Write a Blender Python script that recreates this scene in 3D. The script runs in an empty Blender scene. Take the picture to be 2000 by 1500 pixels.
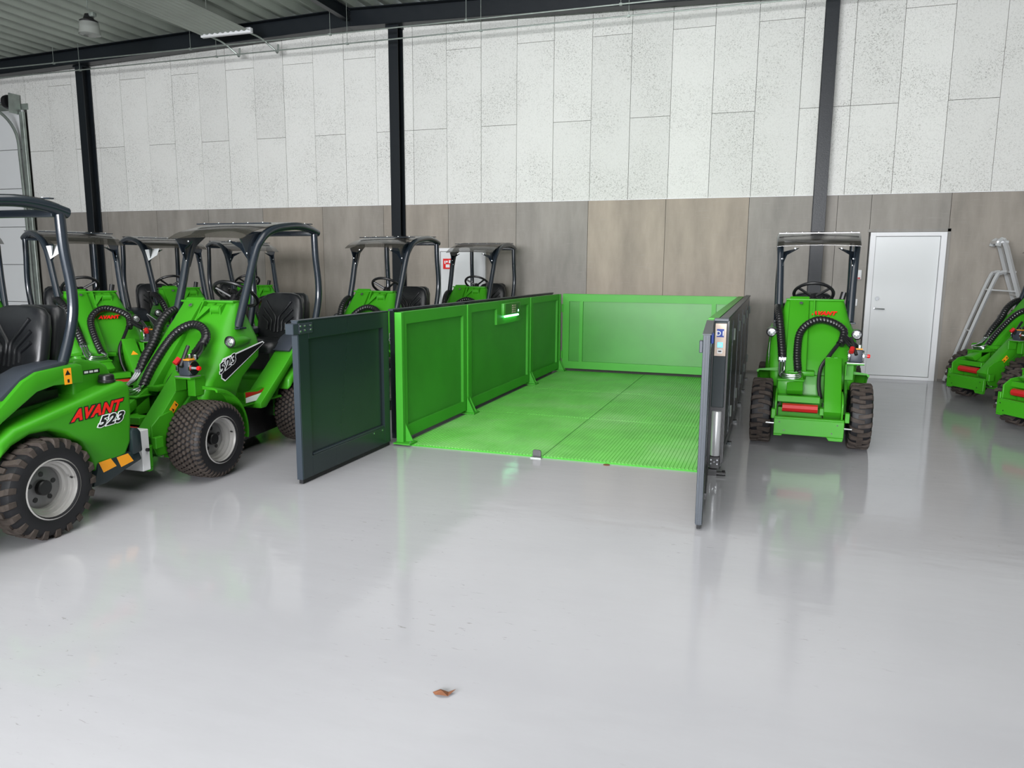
import bpy, bmesh, math, random
from mathutils import Vector, Matrix
random.seed(4)
S = bpy.context.scene
COL = S.collection
R = math.radians
# ------------------------------------------------------------------ camera, world, light, exposure
F, YAW, PIT, ROLL, CH = 1449.87, .316, .1551, .006, 1.5381
def cam_vec(r, u, f):
    Y = f*math.cos(PIT)+u*math.sin(PIT); z = -f*math.sin(PIT)+u*math.cos(PIT)
    return Vector((r*math.cos(YAW)-Y*math.sin(YAW), r*math.sin(YAW)+Y*math.cos(YAW), z))
rv = cam_vec(math.cos(ROLL), math.sin(ROLL), 0); uv = cam_vec(-math.sin(ROLL), math.cos(ROLL), 0); fv = cam_vec(0, 0, 1)
cam = bpy.data.objects.new('camera', bpy.data.cameras.new('camera')); COL.objects.link(cam)
m = Matrix((rv, uv, -fv)).transposed().to_4x4(); m.translation = (0, 0, CH); cam.matrix_world = m
cam.data.sensor_width = 36; cam.data.lens = F/2000*36; cam.data.clip_start = .05; S.camera = cam
w = bpy.data.worlds.new('world'); S.world = w; w.use_nodes = True
w.node_tree.nodes['Background'].inputs[0].default_value = (.80, .90, 1, 1)
w.node_tree.nodes['Background'].inputs[1].default_value = 3.0
def area(name, loc, rot, sx, sy, power, col):
    l = bpy.data.lights.new(name, 'AREA'); l.shape = 'RECTANGLE'; l.size = sx; l.size_y = sy; l.energy = power; l.color = col
    o = bpy.data.objects.new(name, l); COL.objects.link(o); o.location = loc; o.rotation_euler = rot; return o
# daylight through the big open gate behind the camera, plus an added fill light overhead
area('daylight_gate', (-2.7, -7.0, 3.0), (R(83), 0, 0), 9.4, 2.5, 1900, (.985, .975, 1))
area('overhead_fill', (-2.0, 3.0, 5.2), (0, 0, 0), 5.0, 5.0, 170, (1, .975, .97))  # added fill without a fixture, lifts the mid floor and lower wall
S.view_settings.view_transform = 'Standard'; S.view_settings.look = 'None'; S.view_settings.gamma = 1
S.view_settings.use_curve_mapping = False; S.view_settings.exposure = .54
S.cycles.use_denoising = True; S.cycles.max_bounces = 8; S.cycles.diffuse_bounces = 5; S.cycles.glossy_bounces = 4
S.cycles.sample_clamp_indirect = 4; S.cycles.caustics_reflective = False; S.cycles.caustics_refractive = False
# ------------------------------------------------------------------ materials
def mat(name, col, rough=.5, metal=0, spec=.5, bump=None, var=None, coat=0, alpha=1, emit=None, vscale=6, aniso=None):
    m = bpy.data.materials.new(name); m.use_nodes = True; nt = m.node_tree; b = nt.nodes['Principled BSDF']
    b.inputs['Base Color'].default_value = (*col, 1); b.inputs['Roughness'].default_value = rough
    b.inputs['Metallic'].default_value = metal; b.inputs['Specular IOR Level'].default_value = spec
    b.inputs['Coat Weight'].default_value = coat; b.inputs['Coat Roughness'].default_value = .06
    b.inputs['Alpha'].default_value = alpha
    if emit: b.inputs['Emission Color'].default_value = (*emit[0], 1); b.inputs['Emission Strength'].default_value = emit[1]
    tc = nt.nodes.new('ShaderNodeTexCoord')
    if var:
        n = nt.nodes.new('ShaderNodeTexNoise'); n.inputs['Scale'].default_value = vscale; n.inputs['Detail'].default_value = 6
        r = nt.nodes.new('ShaderNodeValToRGB'); r.color_ramp.elements[0].position = .35; r.color_ramp.elements[1].position = .65
        r.color_ramp.elements[0].color = (*[c*(1-var) for c in col], 1); r.color_ramp.elements[1].color = (*[min(1, c*(1+var)) for c in col], 1)
        nt.links.new(tc.outputs['Object'], n.inputs['Vector']); nt.links.new(n.outputs[0], r.inputs[0]); nt.links.new(r.outputs[0], b.inputs['Base Color'])
    if bump:
        n = nt.nodes.new('ShaderNodeTexNoise'); n.inputs['Scale'].default_value = bump[0]; n.inputs['Detail'].default_value = 4
        bp = nt.nodes.new('ShaderNodeBump'); bp.inputs['Strength'].default_value = bump[1]; bp.inputs['Distance'].default_value = .01
        nt.links.new(tc.outputs['Object'], n.inputs['Vector']); nt.links.new(n.outputs[0], bp.inputs['Height']); nt.links.new(bp.outputs[0], b.inputs['Normal'])
    return m
M = {}
M['green'] = mat('green_paint', (.038, .265, .009), .40, coat=.05, spec=.26, bump=(18, .05))
M['greend'] = mat('dark_green_chassis_paint', (.022, .15, .008), .4)
M['lift'] = mat('green_barrier_paint', (.045, .33, .020), .45, spec=.4, bump=(3, .06), var=.05, vscale=2)
M['slate'] = mat('slate_tube_paint', (.013, .019, .027), .24, coat=.35)
M['lifti'] = mat('green_inset_reflection_tone', (.036, .245, .020), .36, spec=.45, bump=(3, .06), var=.08, vscale=2)  # barrier green darkened to carry the dull, dirty reflection of the insets
M['anth'] = mat('anthracite_panel_paint', (.016, .026, .028), .24, spec=.35, bump=(5, .04))
M['anthm'] = mat('anthracite_edge_paint', (.022, .031, .042), .38)
M['steelb'] = mat('dark_steel_paint', (.008, .011, .014), .36, spec=.3, bump=(60, .08))
M['rubber'] = mat('tyre_rubber', (.0075, .0075, .009), .55, spec=.4)
M['tread'] = mat('tyre_tread_rubber', (.050, .040, .034), .7, spec=.25, var=.2, vscale=30)
M['rim'] = mat('silver_wheel_paint', (.46, .45, .43), .3, metal=.55)
M['rimd'] = mat('wheel_disc_paint', (.20, .20, .20), .35, metal=.5)
M['black'] = mat('black_plastic', (.010, .010, .011), .32)
M['hose'] = mat('black_spiral_hose_wrap', (.009, .009, .010), .27)
M['seat'] = mat('black_vinyl', (.010, .011, .013), .33, bump=(180, .06))
M['grey'] = mat('slate_grey_plastic', (.035, .042, .055), .42)
M['chrome'] = mat('zinc_plated_steel', (.72, .74, .76), .18, metal=1)
M['galv'] = mat('galvanised_steel', (.30, .34, .31), .42, metal=.6, var=.15)
M['alu'] = mat('aluminium', (.74, .75, .76), .34, metal=.55)
M['red'] = mat('red_paint', (.42, .010, .012), .4)
M['redp'] = mat('red_plastic', (.75, .01, .01), .3)
M['white'] = mat('white_paint', (.74, .75, .76), .4)
M['yellow'] = mat('yellow_sticker', (.85, .33, .01), .45)
M['whites'] = mat('white_sheet', (.85, .87, .88), .5)
M['label'] = mat('orange_label', (.80, .30, .02), .5)
M['lens'] = mat('headlight_glass', (.78, .80, .82), .06, metal=.85, bump=(70, .5))
M['led'] = mat('green_led_strip', (.5, 1, .7), .4, emit=((.30, 1, .55), 4))
M['smoke'] = mat('smoked_polycarbonate', (.050, .045, .036), .12, alpha=.5)
M['smoke'].node_tree.nodes['Principled BSDF'].inputs['Coat Weight'].default_value = .15
M['doorw'] = mat('white_door_paint', (.70, .72, .72), .3, bump=(4, .02))
M['gap'] = mat('dark_joint_backing', (.05, .05, .045), .9)
M['darkgrey'] = mat('dark_wall_backing', (.16, .15, .135), .9)
M['deck'] = mat('coated_roof_deck', (.27, .30, .26), .38, var=.08, vscale=1.5)
M['bronze'] = mat('bronze_plate', (.42, .34, .28), .35, metal=.5)
M['blue'] = mat('blue_print', (.02, .06, .35), .5)
M['cyan'] = mat('pale_blue_lamp', (.2, .6, .85), .4, emit=((.2, .65, .95), .5))
M['outer'] = mat('plain_render', (.28, .28, .27), .9)
M['acryl'] = mat('milky_acrylic', (.36, .38, .35), .12, alpha=.6)
M['leaf'] = mat('dry_brown_leaf', (.16, .06, .025), .8)
M['teal'] = mat('teal_plate', (.005, .10, .075), .4)

def wallwood():
    m = bpy.data.materials.new('white_wood_wool_board'); m.use_nodes = True; nt = m.node_tree; b = nt.nodes['Principled BSDF']; b.inputs['Roughness'].default_value = .9
    b.inputs['Specular IOR Level'].default_value = .15
    geo = nt.nodes.new('ShaderNodeNewGeometry')
    vor = nt.nodes.new('ShaderNodeTexNoise'); vor.inputs['Scale'].default_value = 62; vor.inputs['Detail'].default_value = 6; vor.inputs['Roughness'].default_value = .75; vor.inputs['Distortion'].default_value = 1.2
    r = nt.nodes.new('ShaderNodeValToRGB'); r.color_ramp.elements[0].position = .38; r.color_ramp.elements[1].position = .48
    r.color_ramp.elements[0].color = (.22, .22, .20, 1); r.color_ramp.elements[1].color = (1, 1, 1, 1)
    n2 = nt.nodes.new('ShaderNodeTexNoise'); n2.inputs['Scale'].default_value = 1.3; n2.inputs['Detail'].default_value = 5
    r2 = nt.nodes.new('ShaderNodeMapRange'); r2.inputs[1].default_value = .38; r2.inputs[2].default_value = .66; r2.inputs[3].default_value = .25; r2.inputs[4].default_value = .95
    oi = nt.nodes.new('ShaderNodeObjectInfo')
    mx = nt.nodes.new('ShaderNodeMix'); mx.data_type = 'RGBA'; mx.inputs[6].default_value = (.90, .90, .90, 1); 
    mul = nt.nodes.new('ShaderNodeMix'); mul.data_type = 'RGBA'; mul.blend_type = 'MULTIPLY'; mul.inputs[0].default_value = 1
    hs = nt.nodes.new('ShaderNodeMapRange'); hs.inputs[3].default_value = .92; hs.inputs[4].default_value = 1.0
    cb = nt.nodes.new('ShaderNodeMix'); cb.data_type = 'RGBA'; cb.blend_type = 'MULTIPLY'; cb.inputs[0].default_value = 1; cb.inputs[6].default_value = (.74, .745, .71, 1)
    L = nt.links.new
    L(geo.outputs['Position'], vor.inputs['Vector']); L(geo.outputs['Position'], n2.inputs['Vector'])
    L(vor.outputs[0], r.inputs[0]); L(n2.outputs[0], r2.inputs[0]); L(r2.outputs[0], mx.inputs[0]); L(r.outputs[0], mx.inputs[7]); mx.inputs[6].default_value = (1, 1, 1, 1)
    L(oi.outputs['Random'], hs.inputs[0]); L(hs.outputs[0], cb.inputs[7]); L(mx.outputs[2], mul.inputs[6]); L(cb.outputs[2], mul.inputs[7]); L(mul.outputs[2], b.inputs['Base Color'])
    bp = nt.nodes.new('ShaderNodeBump'); bp.inputs['Strength'].default_value = .35; bp.inputs['Distance'].default_value = .006; L(vor.outputs[0], bp.inputs['Height']); L(bp.outputs[0], b.inputs['Normal'])
    return m
M['wood'] = wallwood()
def cement():
    m = bpy.data.materials.new('cement_fibre_board'); m.use_nodes = True; nt = m.node_tree; b = nt.nodes['Principled BSDF']; b.inputs['Roughness'].default_value = .62
    L = nt.links.new; geo = nt.nodes.new('ShaderNodeNewGeometry'); oi = nt.nodes.new('ShaderNodeObjectInfo')
    mp = nt.nodes.new('ShaderNodeMapping'); mp.inputs['Scale'].default_value = (1, 1, .25); L(geo.outputs['Position'], mp.inputs['Vector'])
    n = nt.nodes.new('ShaderNodeTexNoise'); n.inputs['Scale'].default_value = 3.2; n.inputs['Detail'].default_value = 9; n.inputs['Roughness'].default_value = .62; L(mp.outputs[0], n.inputs['Vector'])
    r = nt.nodes.new('ShaderNodeMapRange'); r.inputs[1].default_value = .3; r.inputs[2].default_value = .72; r.inputs[3].default_value = .80; r.inputs[4].default_value = 1.27; L(n.outputs[0], r.inputs[0])
    mp2 = nt.nodes.new('ShaderNodeMapping'); mp2.inputs['Scale'].default_value = (.35, 1, 3.5); L(geo.outputs['Position'], mp2.inputs['Vector'])
    n2 = nt.nodes.new('ShaderNodeTexNoise'); n2.inputs['Scale'].default_value = 14; n2.inputs['Detail'].default_value = 8; n2.inputs['Roughness'].default_value = .7; L(mp2.outputs[0], n2.inputs['Vector'])
    r3 = nt.nodes.new('ShaderNodeMapRange'); r3.inputs[1].default_value = .57; r3.inputs[2].default_value = .78; r3.inputs[4].default_value = .45; L(n2.outputs[0], r3.inputs[0])
    v = nt.nodes.new('ShaderNodeVectorMath'); v.operation = 'SCALE'; L(oi.outputs['Color'], v.inputs[0]); L(r.outputs[0], v.inputs['Scale'])
    mx = nt.nodes.new('ShaderNodeMix'); mx.data_type = 'RGBA'; mx.inputs[7].default_value = (.36, .34, .31, 1); L(r3.outputs[0], mx.inputs[0]); L(v.outputs[0], mx.inputs[6]); L(mx.outputs[2], b.inputs['Base Color'])
    return m
M['cement'] = cement()
def floormat():
    m = bpy.data.materials.new('grey_epoxy_floor'); m.use_nodes = True; nt = m.node_tree; b = nt.nodes['Principled BSDF']; L = nt.links.new
    geo = nt.nodes.new('ShaderNodeNewGeometry')
    n = nt.nodes.new('ShaderNodeTexNoise'); n.inputs['Scale'].default_value = .55; n.inputs['Detail'].default_value = 8; L(geo.outputs['Position'], n.inputs['Vector'])
    r = nt.nodes.new('ShaderNodeValToRGB'); r.color_ramp.elements[0].position = .35; r.color_ramp.elements[1].position = .68
    r.color_ramp.elements[0].color = (.355, .354, .372, 1); r.color_ramp.elements[1].color = (.405, .402, .42, 1); L(n.outputs[0], r.inputs[0])
    # small scuffs and dark specks
    mp = nt.nodes.new('ShaderNodeMapping'); mp.inputs['Scale'].default_value = (1, 3.2, 1); mp.inputs['Rotation'].default_value = (0, 0, .35); L(geo.outputs['Position'], mp.inputs['Vector'])
    s = nt.nodes.new('ShaderNodeTexNoise'); s.inputs['Scale'].default_value = 15; s.inputs['Detail'].default_value = 7; s.inputs['Roughness'].default_value = .62; s.inputs['Distortion'].default_value = .6; L(mp.outputs[0], s.inputs['Vector'])
    sr = nt.nodes.new('ShaderNodeMapRange'); sr.inputs[1].default_value = .635; sr.inputs[2].default_value = .69; L(s.outputs[0], sr.inputs[0])
    pn = nt.nodes.new('ShaderNodeTexNoise'); pn.inputs['Scale'].default_value = .9; pn.inputs['Detail'].default_value = 3; L(geo.outputs['Position'], pn.inputs['Vector'])
    pr = nt.nodes.new('ShaderNodeMapRange'); pr.inputs[1].default_value = .48; pr.inputs[2].default_value = .62; pr.inputs[4].default_value = .75; L(pn.outputs[0], pr.inputs[0]); L(pr.outputs[0], sr.inputs[4])
    mx = nt.nodes.new('ShaderNodeMix'); mx.data_type = 'RGBA'; mx.inputs[7].default_value = (.20, .195, .185, 1); L(sr.outputs[0], mx.inputs[0]); L(r.outputs[0], mx.inputs[6]); L(mx.outputs[2], b.inputs['Base Color'])
    rr = nt.nodes.new('ShaderNodeMapRange'); rr.inputs[3].default_value = .06; rr.inputs[4].default_value = .15; L(n.outputs[0], rr.inputs[0]); L(rr.outputs[0], b.inputs['Roughness'])
    mp3 = nt.nodes.new('ShaderNodeMapping'); mp3.inputs['Scale'].default_value = (.6, 1.6, 1); L(geo.outputs['Position'], mp3.inputs['Vector'])
    w2 = nt.nodes.new('ShaderNodeTexNoise'); w2.inputs['Scale'].default_value = 5.5; w2.inputs['Detail'].default_value = 5; L(mp3.outputs[0], w2.inputs['Vector'])
    bp = nt.nodes.new('ShaderNodeBump'); bp.inputs['Strength'].default_value = .12; bp.inputs['Distance'].default_value = .012; L(w2.outputs[0], bp.inputs['Height']); L(bp.outputs[0], b.inputs['Normal'])
    b.inputs['Specular IOR Level'].default_value = .5
    return m
M['floor'] = floormat()
def platemat():
    m = mat('green_worn_platform_paint', (.15, .58, .085), .34, spec=.6, var=.10, vscale=3); nt = m.node_tree; b = nt.nodes['Principled BSDF']; L = nt.links.new  # base green lightened for reflected wall light; the pale patches are wear
    geo = nt.nodes.new('ShaderNodeNewGeometry'); n = nt.nodes.new('ShaderNodeTexNoise'); n.inputs['Scale'].default_value = 1.1; n.inputs['Detail'].default_value = 8; L(geo.outputs['Position'], n.inputs['Vector'])
    r = nt.nodes.new('ShaderNodeMapRange'); r.inputs[1].default_value = .48; r.inputs[2].default_value = .75; r.inputs[4].default_value = .55; L(n.outputs[0], r.inputs[0])
    mx = nt.nodes.new('ShaderNodeMix'); mx.data_type = 'RGBA'; mx.inputs[7].default_value = (.38, .70, .30, 1); L(r.outputs[0], mx.inputs[0])
    src = b.inputs['Base Color'].links[0].from_socket; L(src, mx.inputs[6]); L(mx.outputs[2], b.inputs['Base Color'])
    return m
M['plate'] = platemat()
# ------------------------------------------------------------------ mesh helpers
class MB:
    def __init__(s): s.v = []; s.f = []
    def add(s, v, f):
        o = len(s.v); s.v += [tuple(p) for p in v]; s.f += [tuple(i+o for i in q) for q in f]; return s
    def box(s, x0, x1, y0, y1, z0, z1):
        return s.add([(x, y, z) for z in (z0, z1) for x, y in ((x0, y0), (x1, y0), (x1, y1), (x0, y1))],
                     [(3, 2, 1, 0), (4, 5, 6, 7), (0, 1, 5, 4), (1, 2, 6, 5), (2, 3, 7, 6), (3, 0, 4, 7)])
    def loft(s, rings, closed=False):
        n = len(rings[0]); v = [p for r in rings for p in r]; f = []
        K = len(rings)
        for i in range(K if closed else K-1):
            a, b = i*n, ((i+1) % K)*n
            for j in range(n): k = (j+1) % n; f.append((a+j, a+k, b+k, b+j))
        if not closed: f += [tuple(range(n))[::-1], tuple(range((K-1)*n, K*n))]
        return s.add(v, f)
    def tube(s, pts, r, n=10, closed=False, oval=None):
        P = [Vector(p) for p in pts]; K = len(P); rings = []; up = None
        for i in range(K):
            if closed: t = P[(i+1) % K]-P[i-1]
            else: t = P[min(i+1, K-1)]-P[max(i-1, 0)]
            t.normalize()
            if up is None:
                up = Vector((0, 0, 1)) if abs(t.z) < .9 else Vector((1, 0, 0))
            a = (up-t*up.dot(t)); a.normalize(); b = t.cross(a); up = a
            rr = r[i] if isinstance(r, (list, tuple)) else r
            rings.append([P[i]+(a*math.cos(2*math.pi*j/n)+b*math.sin(2*math.pi*j/n)*(oval or 1))*rr for j in range(n)])
        return s.loft(rings, closed)
    def prism(s, poly, axis, a, b):
        def p(u, v, w): return {'x': (w, u, v), 'y': (u, w, v), 'z': (u, v, w)}[axis]
        return s.loft([[p(u, v, a) for u, v in poly], [p(u, v, b) for u, v in poly]])
    def lathe(s, prof, c=(0, 0, 0), axis='x', n=32):   # prof: (radius, height)
        rings = []
        for r, h in prof:
            ring = []
            for j in range(n):
                t = 2*math.pi*j/n; u, v = r*math.cos(t), r*math.sin(t)
                ring.append({'x': (c[0]+h, c[1]+u, c[2]+v), 'y': (c[0]+u, c[1]+h, c[2]+v), 'z': (c[0]+u, c[1]+v, c[2]+h)}[axis])
            rings.append(ring)
        return s.loft(rings)
    def xf(s, mtx):
        s.v = [tuple(mtx @ Vector(p)) for p in s.v]; return s
    def mesh(s, name, m, bevel=0, seg=2, sharp=35, smooth=True):
        me = bpy.data.meshes.new(name); me.from_pydata(s.v, [], s.f)
        bm = bmesh.new(); bm.from_mesh(me); bmesh.ops.recalc_face_normals(bm, faces=bm.faces)
        if bevel:
            es = [e for e in bm.edges if len(e.link_faces) == 2 and e.calc_face_angle(0) > R(30)]
            bmesh.ops.bevel(bm, geom=es, offset=bevel, segments=seg, profile=.5, affect='EDGES', clamp_overlap=True)
        bm.to_mesh(me); bm.free(); me.materials.append(M[m])
        if smooth: me.shade_smooth(); me.set_sharp_from_angle(angle=R(sharp))
        return me
    def obj(s, name, m, parent=None, **k):
        o = bpy.data.objects.new(name, s.mesh(name, m, **k)); COL.objects.link(o)
        if parent is not None: o.parent = parent
        return o
def tag(o, label=None, cat=None, group=None, kind=None):
    if label: o['label'] = label
    if cat: o['category'] = cat
    if group: o['group'] = group
    if kind: o['kind'] = kind
    return o
def empty(name, loc=(0, 0, 0), rz=0, label=None, cat=None, group=None, parent=None):
    o = bpy.data.objects.new(name, None); COL.objects.link(o); o.location = loc; o.rotation_euler = (0, 0, rz); o.empty_display_size = .1
    if parent is not None: o.parent = parent
    return tag(o, label, cat, group)
def spline(P, n=8):
    P = [Vector(p) for p in P]; out = []
    for i in range(len(P)-1):
        a, b, c, d = P[max(i-1, 0)], P[i], P[i+1], P[min(i+2, len(P)-1)]
        for k in range(n):
            t = k/n
            out.append(.5*((2*b)+(c-a)*t+(2*a-5*b+4*c-d)*t*t+(3*b-a-3*c+d)*t**3))
    out.append(P[-1]); return out
def resample(pts, step):
    out = [pts[0]]; acc = 0
    for a, b in zip(pts, pts[1:]):
        L = (b-a).length; d = step-acc
        while d <= L and L > 0: out.append(a.lerp(b, d/L)); d += step
        acc = (acc+L) % step
    out.append(pts[-1]); return out
TC = {}
def text(name, s, size, mtx, m, parent, offset=0., shear=0., ext=.0006, align='LEFT', xs=1):
    key = (s, size, offset, shear, ext, align, m, tuple(tuple(r) for r in mtx))
    cu = bpy.data.curves.new('t', 'FONT'); cu.body = s; cu.size = size; cu.offset = offset; cu.shear = shear; cu.extrude = ext; cu.align_x = align; cu.resolution_u = 3; cu.space_character = 1.12
    t = bpy.data.objects.new('t', cu); COL.objects.link(t); bpy.context.view_layer.update()
    me = bpy.data.meshes.new_from_object(t.evaluated_get(bpy.context.evaluated_depsgraph_get()))
    bpy.data.objects.remove(t); bpy.data.curves.remove(cu); me.transform(mtx @ Matrix.Diagonal((xs, 1, 1, 1))); me.name = name; me.materials.clear(); me.materials.append(M[m])
    o = bpy.data.objects.new(name, me); COL.objects.link(o); o.parent = parent; return o
def frame(org, xa, ya):
    xa = Vector(xa).normalized(); ya = Vector(ya); ya = (ya-xa*ya.dot(xa)).normalized(); z = xa.cross(ya)
    mm = Matrix((xa, ya, z)).transposed().to_4x4(); mm.translation = org; return mm
def copy_tree(o, parent=None, skip=()):
    c = o.copy(); COL.objects.link(c); c.parent = parent
    for ch in KIDS[o]:
        if ch in skip: continue
        copy_tree(ch, c, skip)
    return c
# ------------------------------------------------------------------ building shell
WY = 11.69; ZB = 2.588; RX = -6.6
def roofz(x): return 5.42-.0255*abs(x-RX)
XL, XR, YB = -19.0, 8.0, -7.1
st = lambda o: tag(o, kind='structure')
st(MB().box(XL, XR, YB-.2, WY+.2, -.2, 0).obj('floor', 'floor', smooth=False))
wb = st(MB().prism([(XL, 0), (XR, 0), (XR, roofz(XR)+.35), (RX, roofz(RX)+.35), (XL, roofz(XL)+.35)], 'y', WY+.03, WY+.2).obj('wall_back', 'gap', smooth=False))
JX = [-14.05, -13.45, -12.85]+[-12.253+.6*i for i in range(11)]
JX += [-5.57+.6*i for i in range(11)]
JX += [1.092+.6*i for i in range(12)]
for i in range(len(JX)-1):
    a, b = JX[i], JX[i+1]
    # boards alternate between a joint at 3.79 and one at 5.0
    low = {0: 1, 1: 0, 2: 1}.get(i, (i-3) % 2 == 0 if i < 14 else ((i-14) % 2 == 0 if i < 25 else (i-25) % 2 == 0))
    zj = 3.788 if low else 4.998
    g = .003
    for z0, z1 in ((ZB, zj-g), (zj+g, 6)):
        za, zc = min(z1, roofz(a)+.28), min(z1, roofz(b)+.28)
        MB().prism([(a+g, z0), (b-g, z0), (b-g, zc), (a+g, za)], 'y', WY-.002*(i % 2), WY+.028).obj('wall_panel', 'wood', wb, smooth=False)
cx = [-14.05, -13.3, -12.2, -11.0, -9.8, -8.6, -7.36, -6.16, -4.96, -3.77, -2.588, -1.386, -.18, 1.02, 1.456, 2.445, 3.65, 4.85, 6.05, 7.25, 8.0]
tint = {-2.588: 1, -1.386: 1, 2.445: .35, -8.6: .5, -6.16: .5}
for a, b in zip(cx, cx[1:]):
    t = tint.get(a, random.uniform(.0, .25)); c0, c1 = (.245, .230, .205), (.30, .255, .20)
    z0 = 2.10 if a == 1.456 else 0
    o = MB().box(a+.003, b-.003, WY+.004, WY+.028, z0, ZB-.006).obj('cement_panel', 'cement', wb, smooth=False)
    o.color = (*[p+(q-p)*t for p, q in zip(c0, c1)], 1)
for i in range(8): MB().box(XL+.62*i, min(XL+.62*i+.614, -14.056), WY-.001, WY+.028, 4.72, roofz(XL+.62*i)+.2).obj('wall_panel', 'wood', wb, smooth=False)
MB().box(XL, -14.0, WY-.02, WY+.028, 4.60, 4.716).obj('lintel', 'galv', wb, smooth=False)
MB().box(-14.05, XR, WY-.01, WY+.02, ZB-.006, ZB).obj('ledge_strip', 'white', wb, smooth=False)
st(MB().box(XL-.2, XL, YB, WY+.2, 0, 6).obj('wall_left', 'outer', smooth=False))
st(MB().box(XR, XR+.2, YB, WY+.2, 0, 6).obj('wall_right', 'outer', smooth=False))
wf = MB()
xs = [XL, -12.3, -8.7, -3.6, .6, 4.5, 7.5, XR]
for a, b, o in ((XL, -7.6, 0), (-7.6, 2.3, 4.4), (2.3, XR, 0)): wf.box(a, b, YB-.2, YB, o, 6)
st(wf.obj('wall_front', 'outer', smooth=False))
# ridged steel roof deck, two shallow slopes
rf = MB(); per = .33
prof = []
x = XL
while x < XR:
    for dx, dz in ((0, 0), (.05, .10), (.24, .10), (.29, 0)): prof.append((x+dx, roofz(x+dx)+.29+dz))
    x += per
rf.add([(px, y, pz) for y in (YB, WY+.2) for px, pz in prof], [(i, i+1, i+1+len(prof), i+len(prof)) for i in range(len(prof)-1)])
rf.box(XL, XR, YB, WY+.2, 5.95, 6.05)
st(rf.obj('ceiling', 'deck', smooth=False))
# steel frame
def isec(name, m, pts, hw, h, t=.012, web=.012, label=None, cat=None, up=Vector((0, 0, 1)), parent=None, group=None):
    a, b = Vector(pts[0]), Vector(pts[1]); d = (b-a).normalized(); s = d.cross(up).normalized(); u = s.cross(d)
    mb = MB()
    for (s0, s1, u0, u1) in ((-hw, hw, 0, t), (-hw, hw, h-t, h), (-web/2, web/2, t, h-t)):
        c = [(s0, u0), (s1, u0), (s1, u1), (s0, u1)]
        mb.loft([[a+s*p+u*q for p, q in c], [b+s*p+u*q for p, q in c]])
    o = mb.obj(name, m, parent, bevel=.003, seg=1, smooth=False)
    if label: tag(o, label, cat, group)
    return o
BY = 11.50
isec('eaves_beam', 'steelb', [(XL, BY, roofz(XL)), (RX, BY, roofz(RX))], .10, .285, label='long black steel I-beam along the top of the back wall, left slope', cat='beam')
isec('eaves_beam', 'steelb', [(RX, BY, roofz(RX)), (XR, BY, roofz(XR))], .10, .285, label='long black steel I-beam along the top of the back wall, right slope', cat='beam')
isec('rafter_beam', 'steelb', [(RX, YB, roofz(RX)+.09), (RX, BY-.1, roofz(RX)+.09)], .05, .19, label='dark ridge rafter running from the back beam over the hall', cat='beam')
for cxx, lb in ((-12.42, 'black steel H-column at the left of the back wall, behind the loader row'), (-5.82, 'black steel H-column in the middle of the back wall, behind the loader canopies'), (.77, 'black steel H-column at the right of the back wall, behind the single loader')):
    c = empty('steel_column', (cxx, 11.58, 0), 0, lb, 'column')
    mb = MB(); mb.box(-.085, .085, -.095, -.083, 0, roofz(cxx)); mb.box(-.085, .085, .083, .095, 0, roofz(cxx)); mb.box(-.005, .005, -.083, .083, 0, roofz(cxx)); mb.obj('shaft', 'steelb', c, bevel=.002, seg=1, smooth=False)
    MB().box(-.13, .13, -.105, .105, 0, .02).obj('base_plate', 'steelb', c, smooth=False)
    MB().box(-.13, .10, -.10, .10, roofz(cxx)-.03, roofz(cxx)).obj('cap_plate', 'steelb', c, smooth=False)
# conduits under the beam
for z, yy, lb in ((5.235, 11.12, 'upper galvanised conduit pipe hanging in front of the black beam'), (5.10, 11.22, 'lower galvanised conduit pipe hanging in front of the black beam')):
    root = empty('conduit_pipe', (0, yy, z), 0, lb, 'pipe')
    MB().tube([(XL+.1, 0, 0), (6.5, 0, 0)], .011, 8).obj('pipe', 'galv', root)
    for hx in ((-12.6, -9.5, -6.75, -4.4, -2.05, .2) if z > 5.2 else (-12.1, -9.05, -6.5, -4.2, -1.95, .4)):
        h = MB().tube([(hx, 0, -.01), (hx, 0, roofz(hx)+.29-z)], .0045, 6); h.box(hx-.02, hx+.02, -.02, .02, -.018, .012); h.obj('hanger_rod', 'galv', root)
# high-bay lamp
lp = empty('high_bay_lamp', (-10.25, 9.75, 5.16), 0, 'pendant high-bay lamp with black top and milky reflector, hanging under the roof deck', 'lamp')
MB().lathe([(.19, -.02), (.20, -.02), (.175, .20), (.165, .20)], axis='z').obj('reflector', 'acryl', lp)
MB().lathe([(0.0, -.035), (.10, -.04), (.185, -.02), (.19, -.015), (0, -.01)], axis='z').obj('diffuser', 'acryl', lp)
MB().lathe([(.0, .20), (.17, .20), (.17, .23), (.10, .27), (.07, .36), (0, .37)], axis='z').obj('housing', 'black', lp)
g = MB().box(.05, .16, -.05, .05, .30, .38); g.obj('gear_box', 'galv', lp, bevel=.01)
MB().tube([(0, 0, .36), (.02, 0, .42), (-.02, 0, .48), (0, 0, .62), (0, 0, (roofz(-10.25)+.29-5.16)/.8)], .010, 6).obj('hanging_hook', 'galv', lp); lp.scale = (.8, .8, .8)
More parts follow.
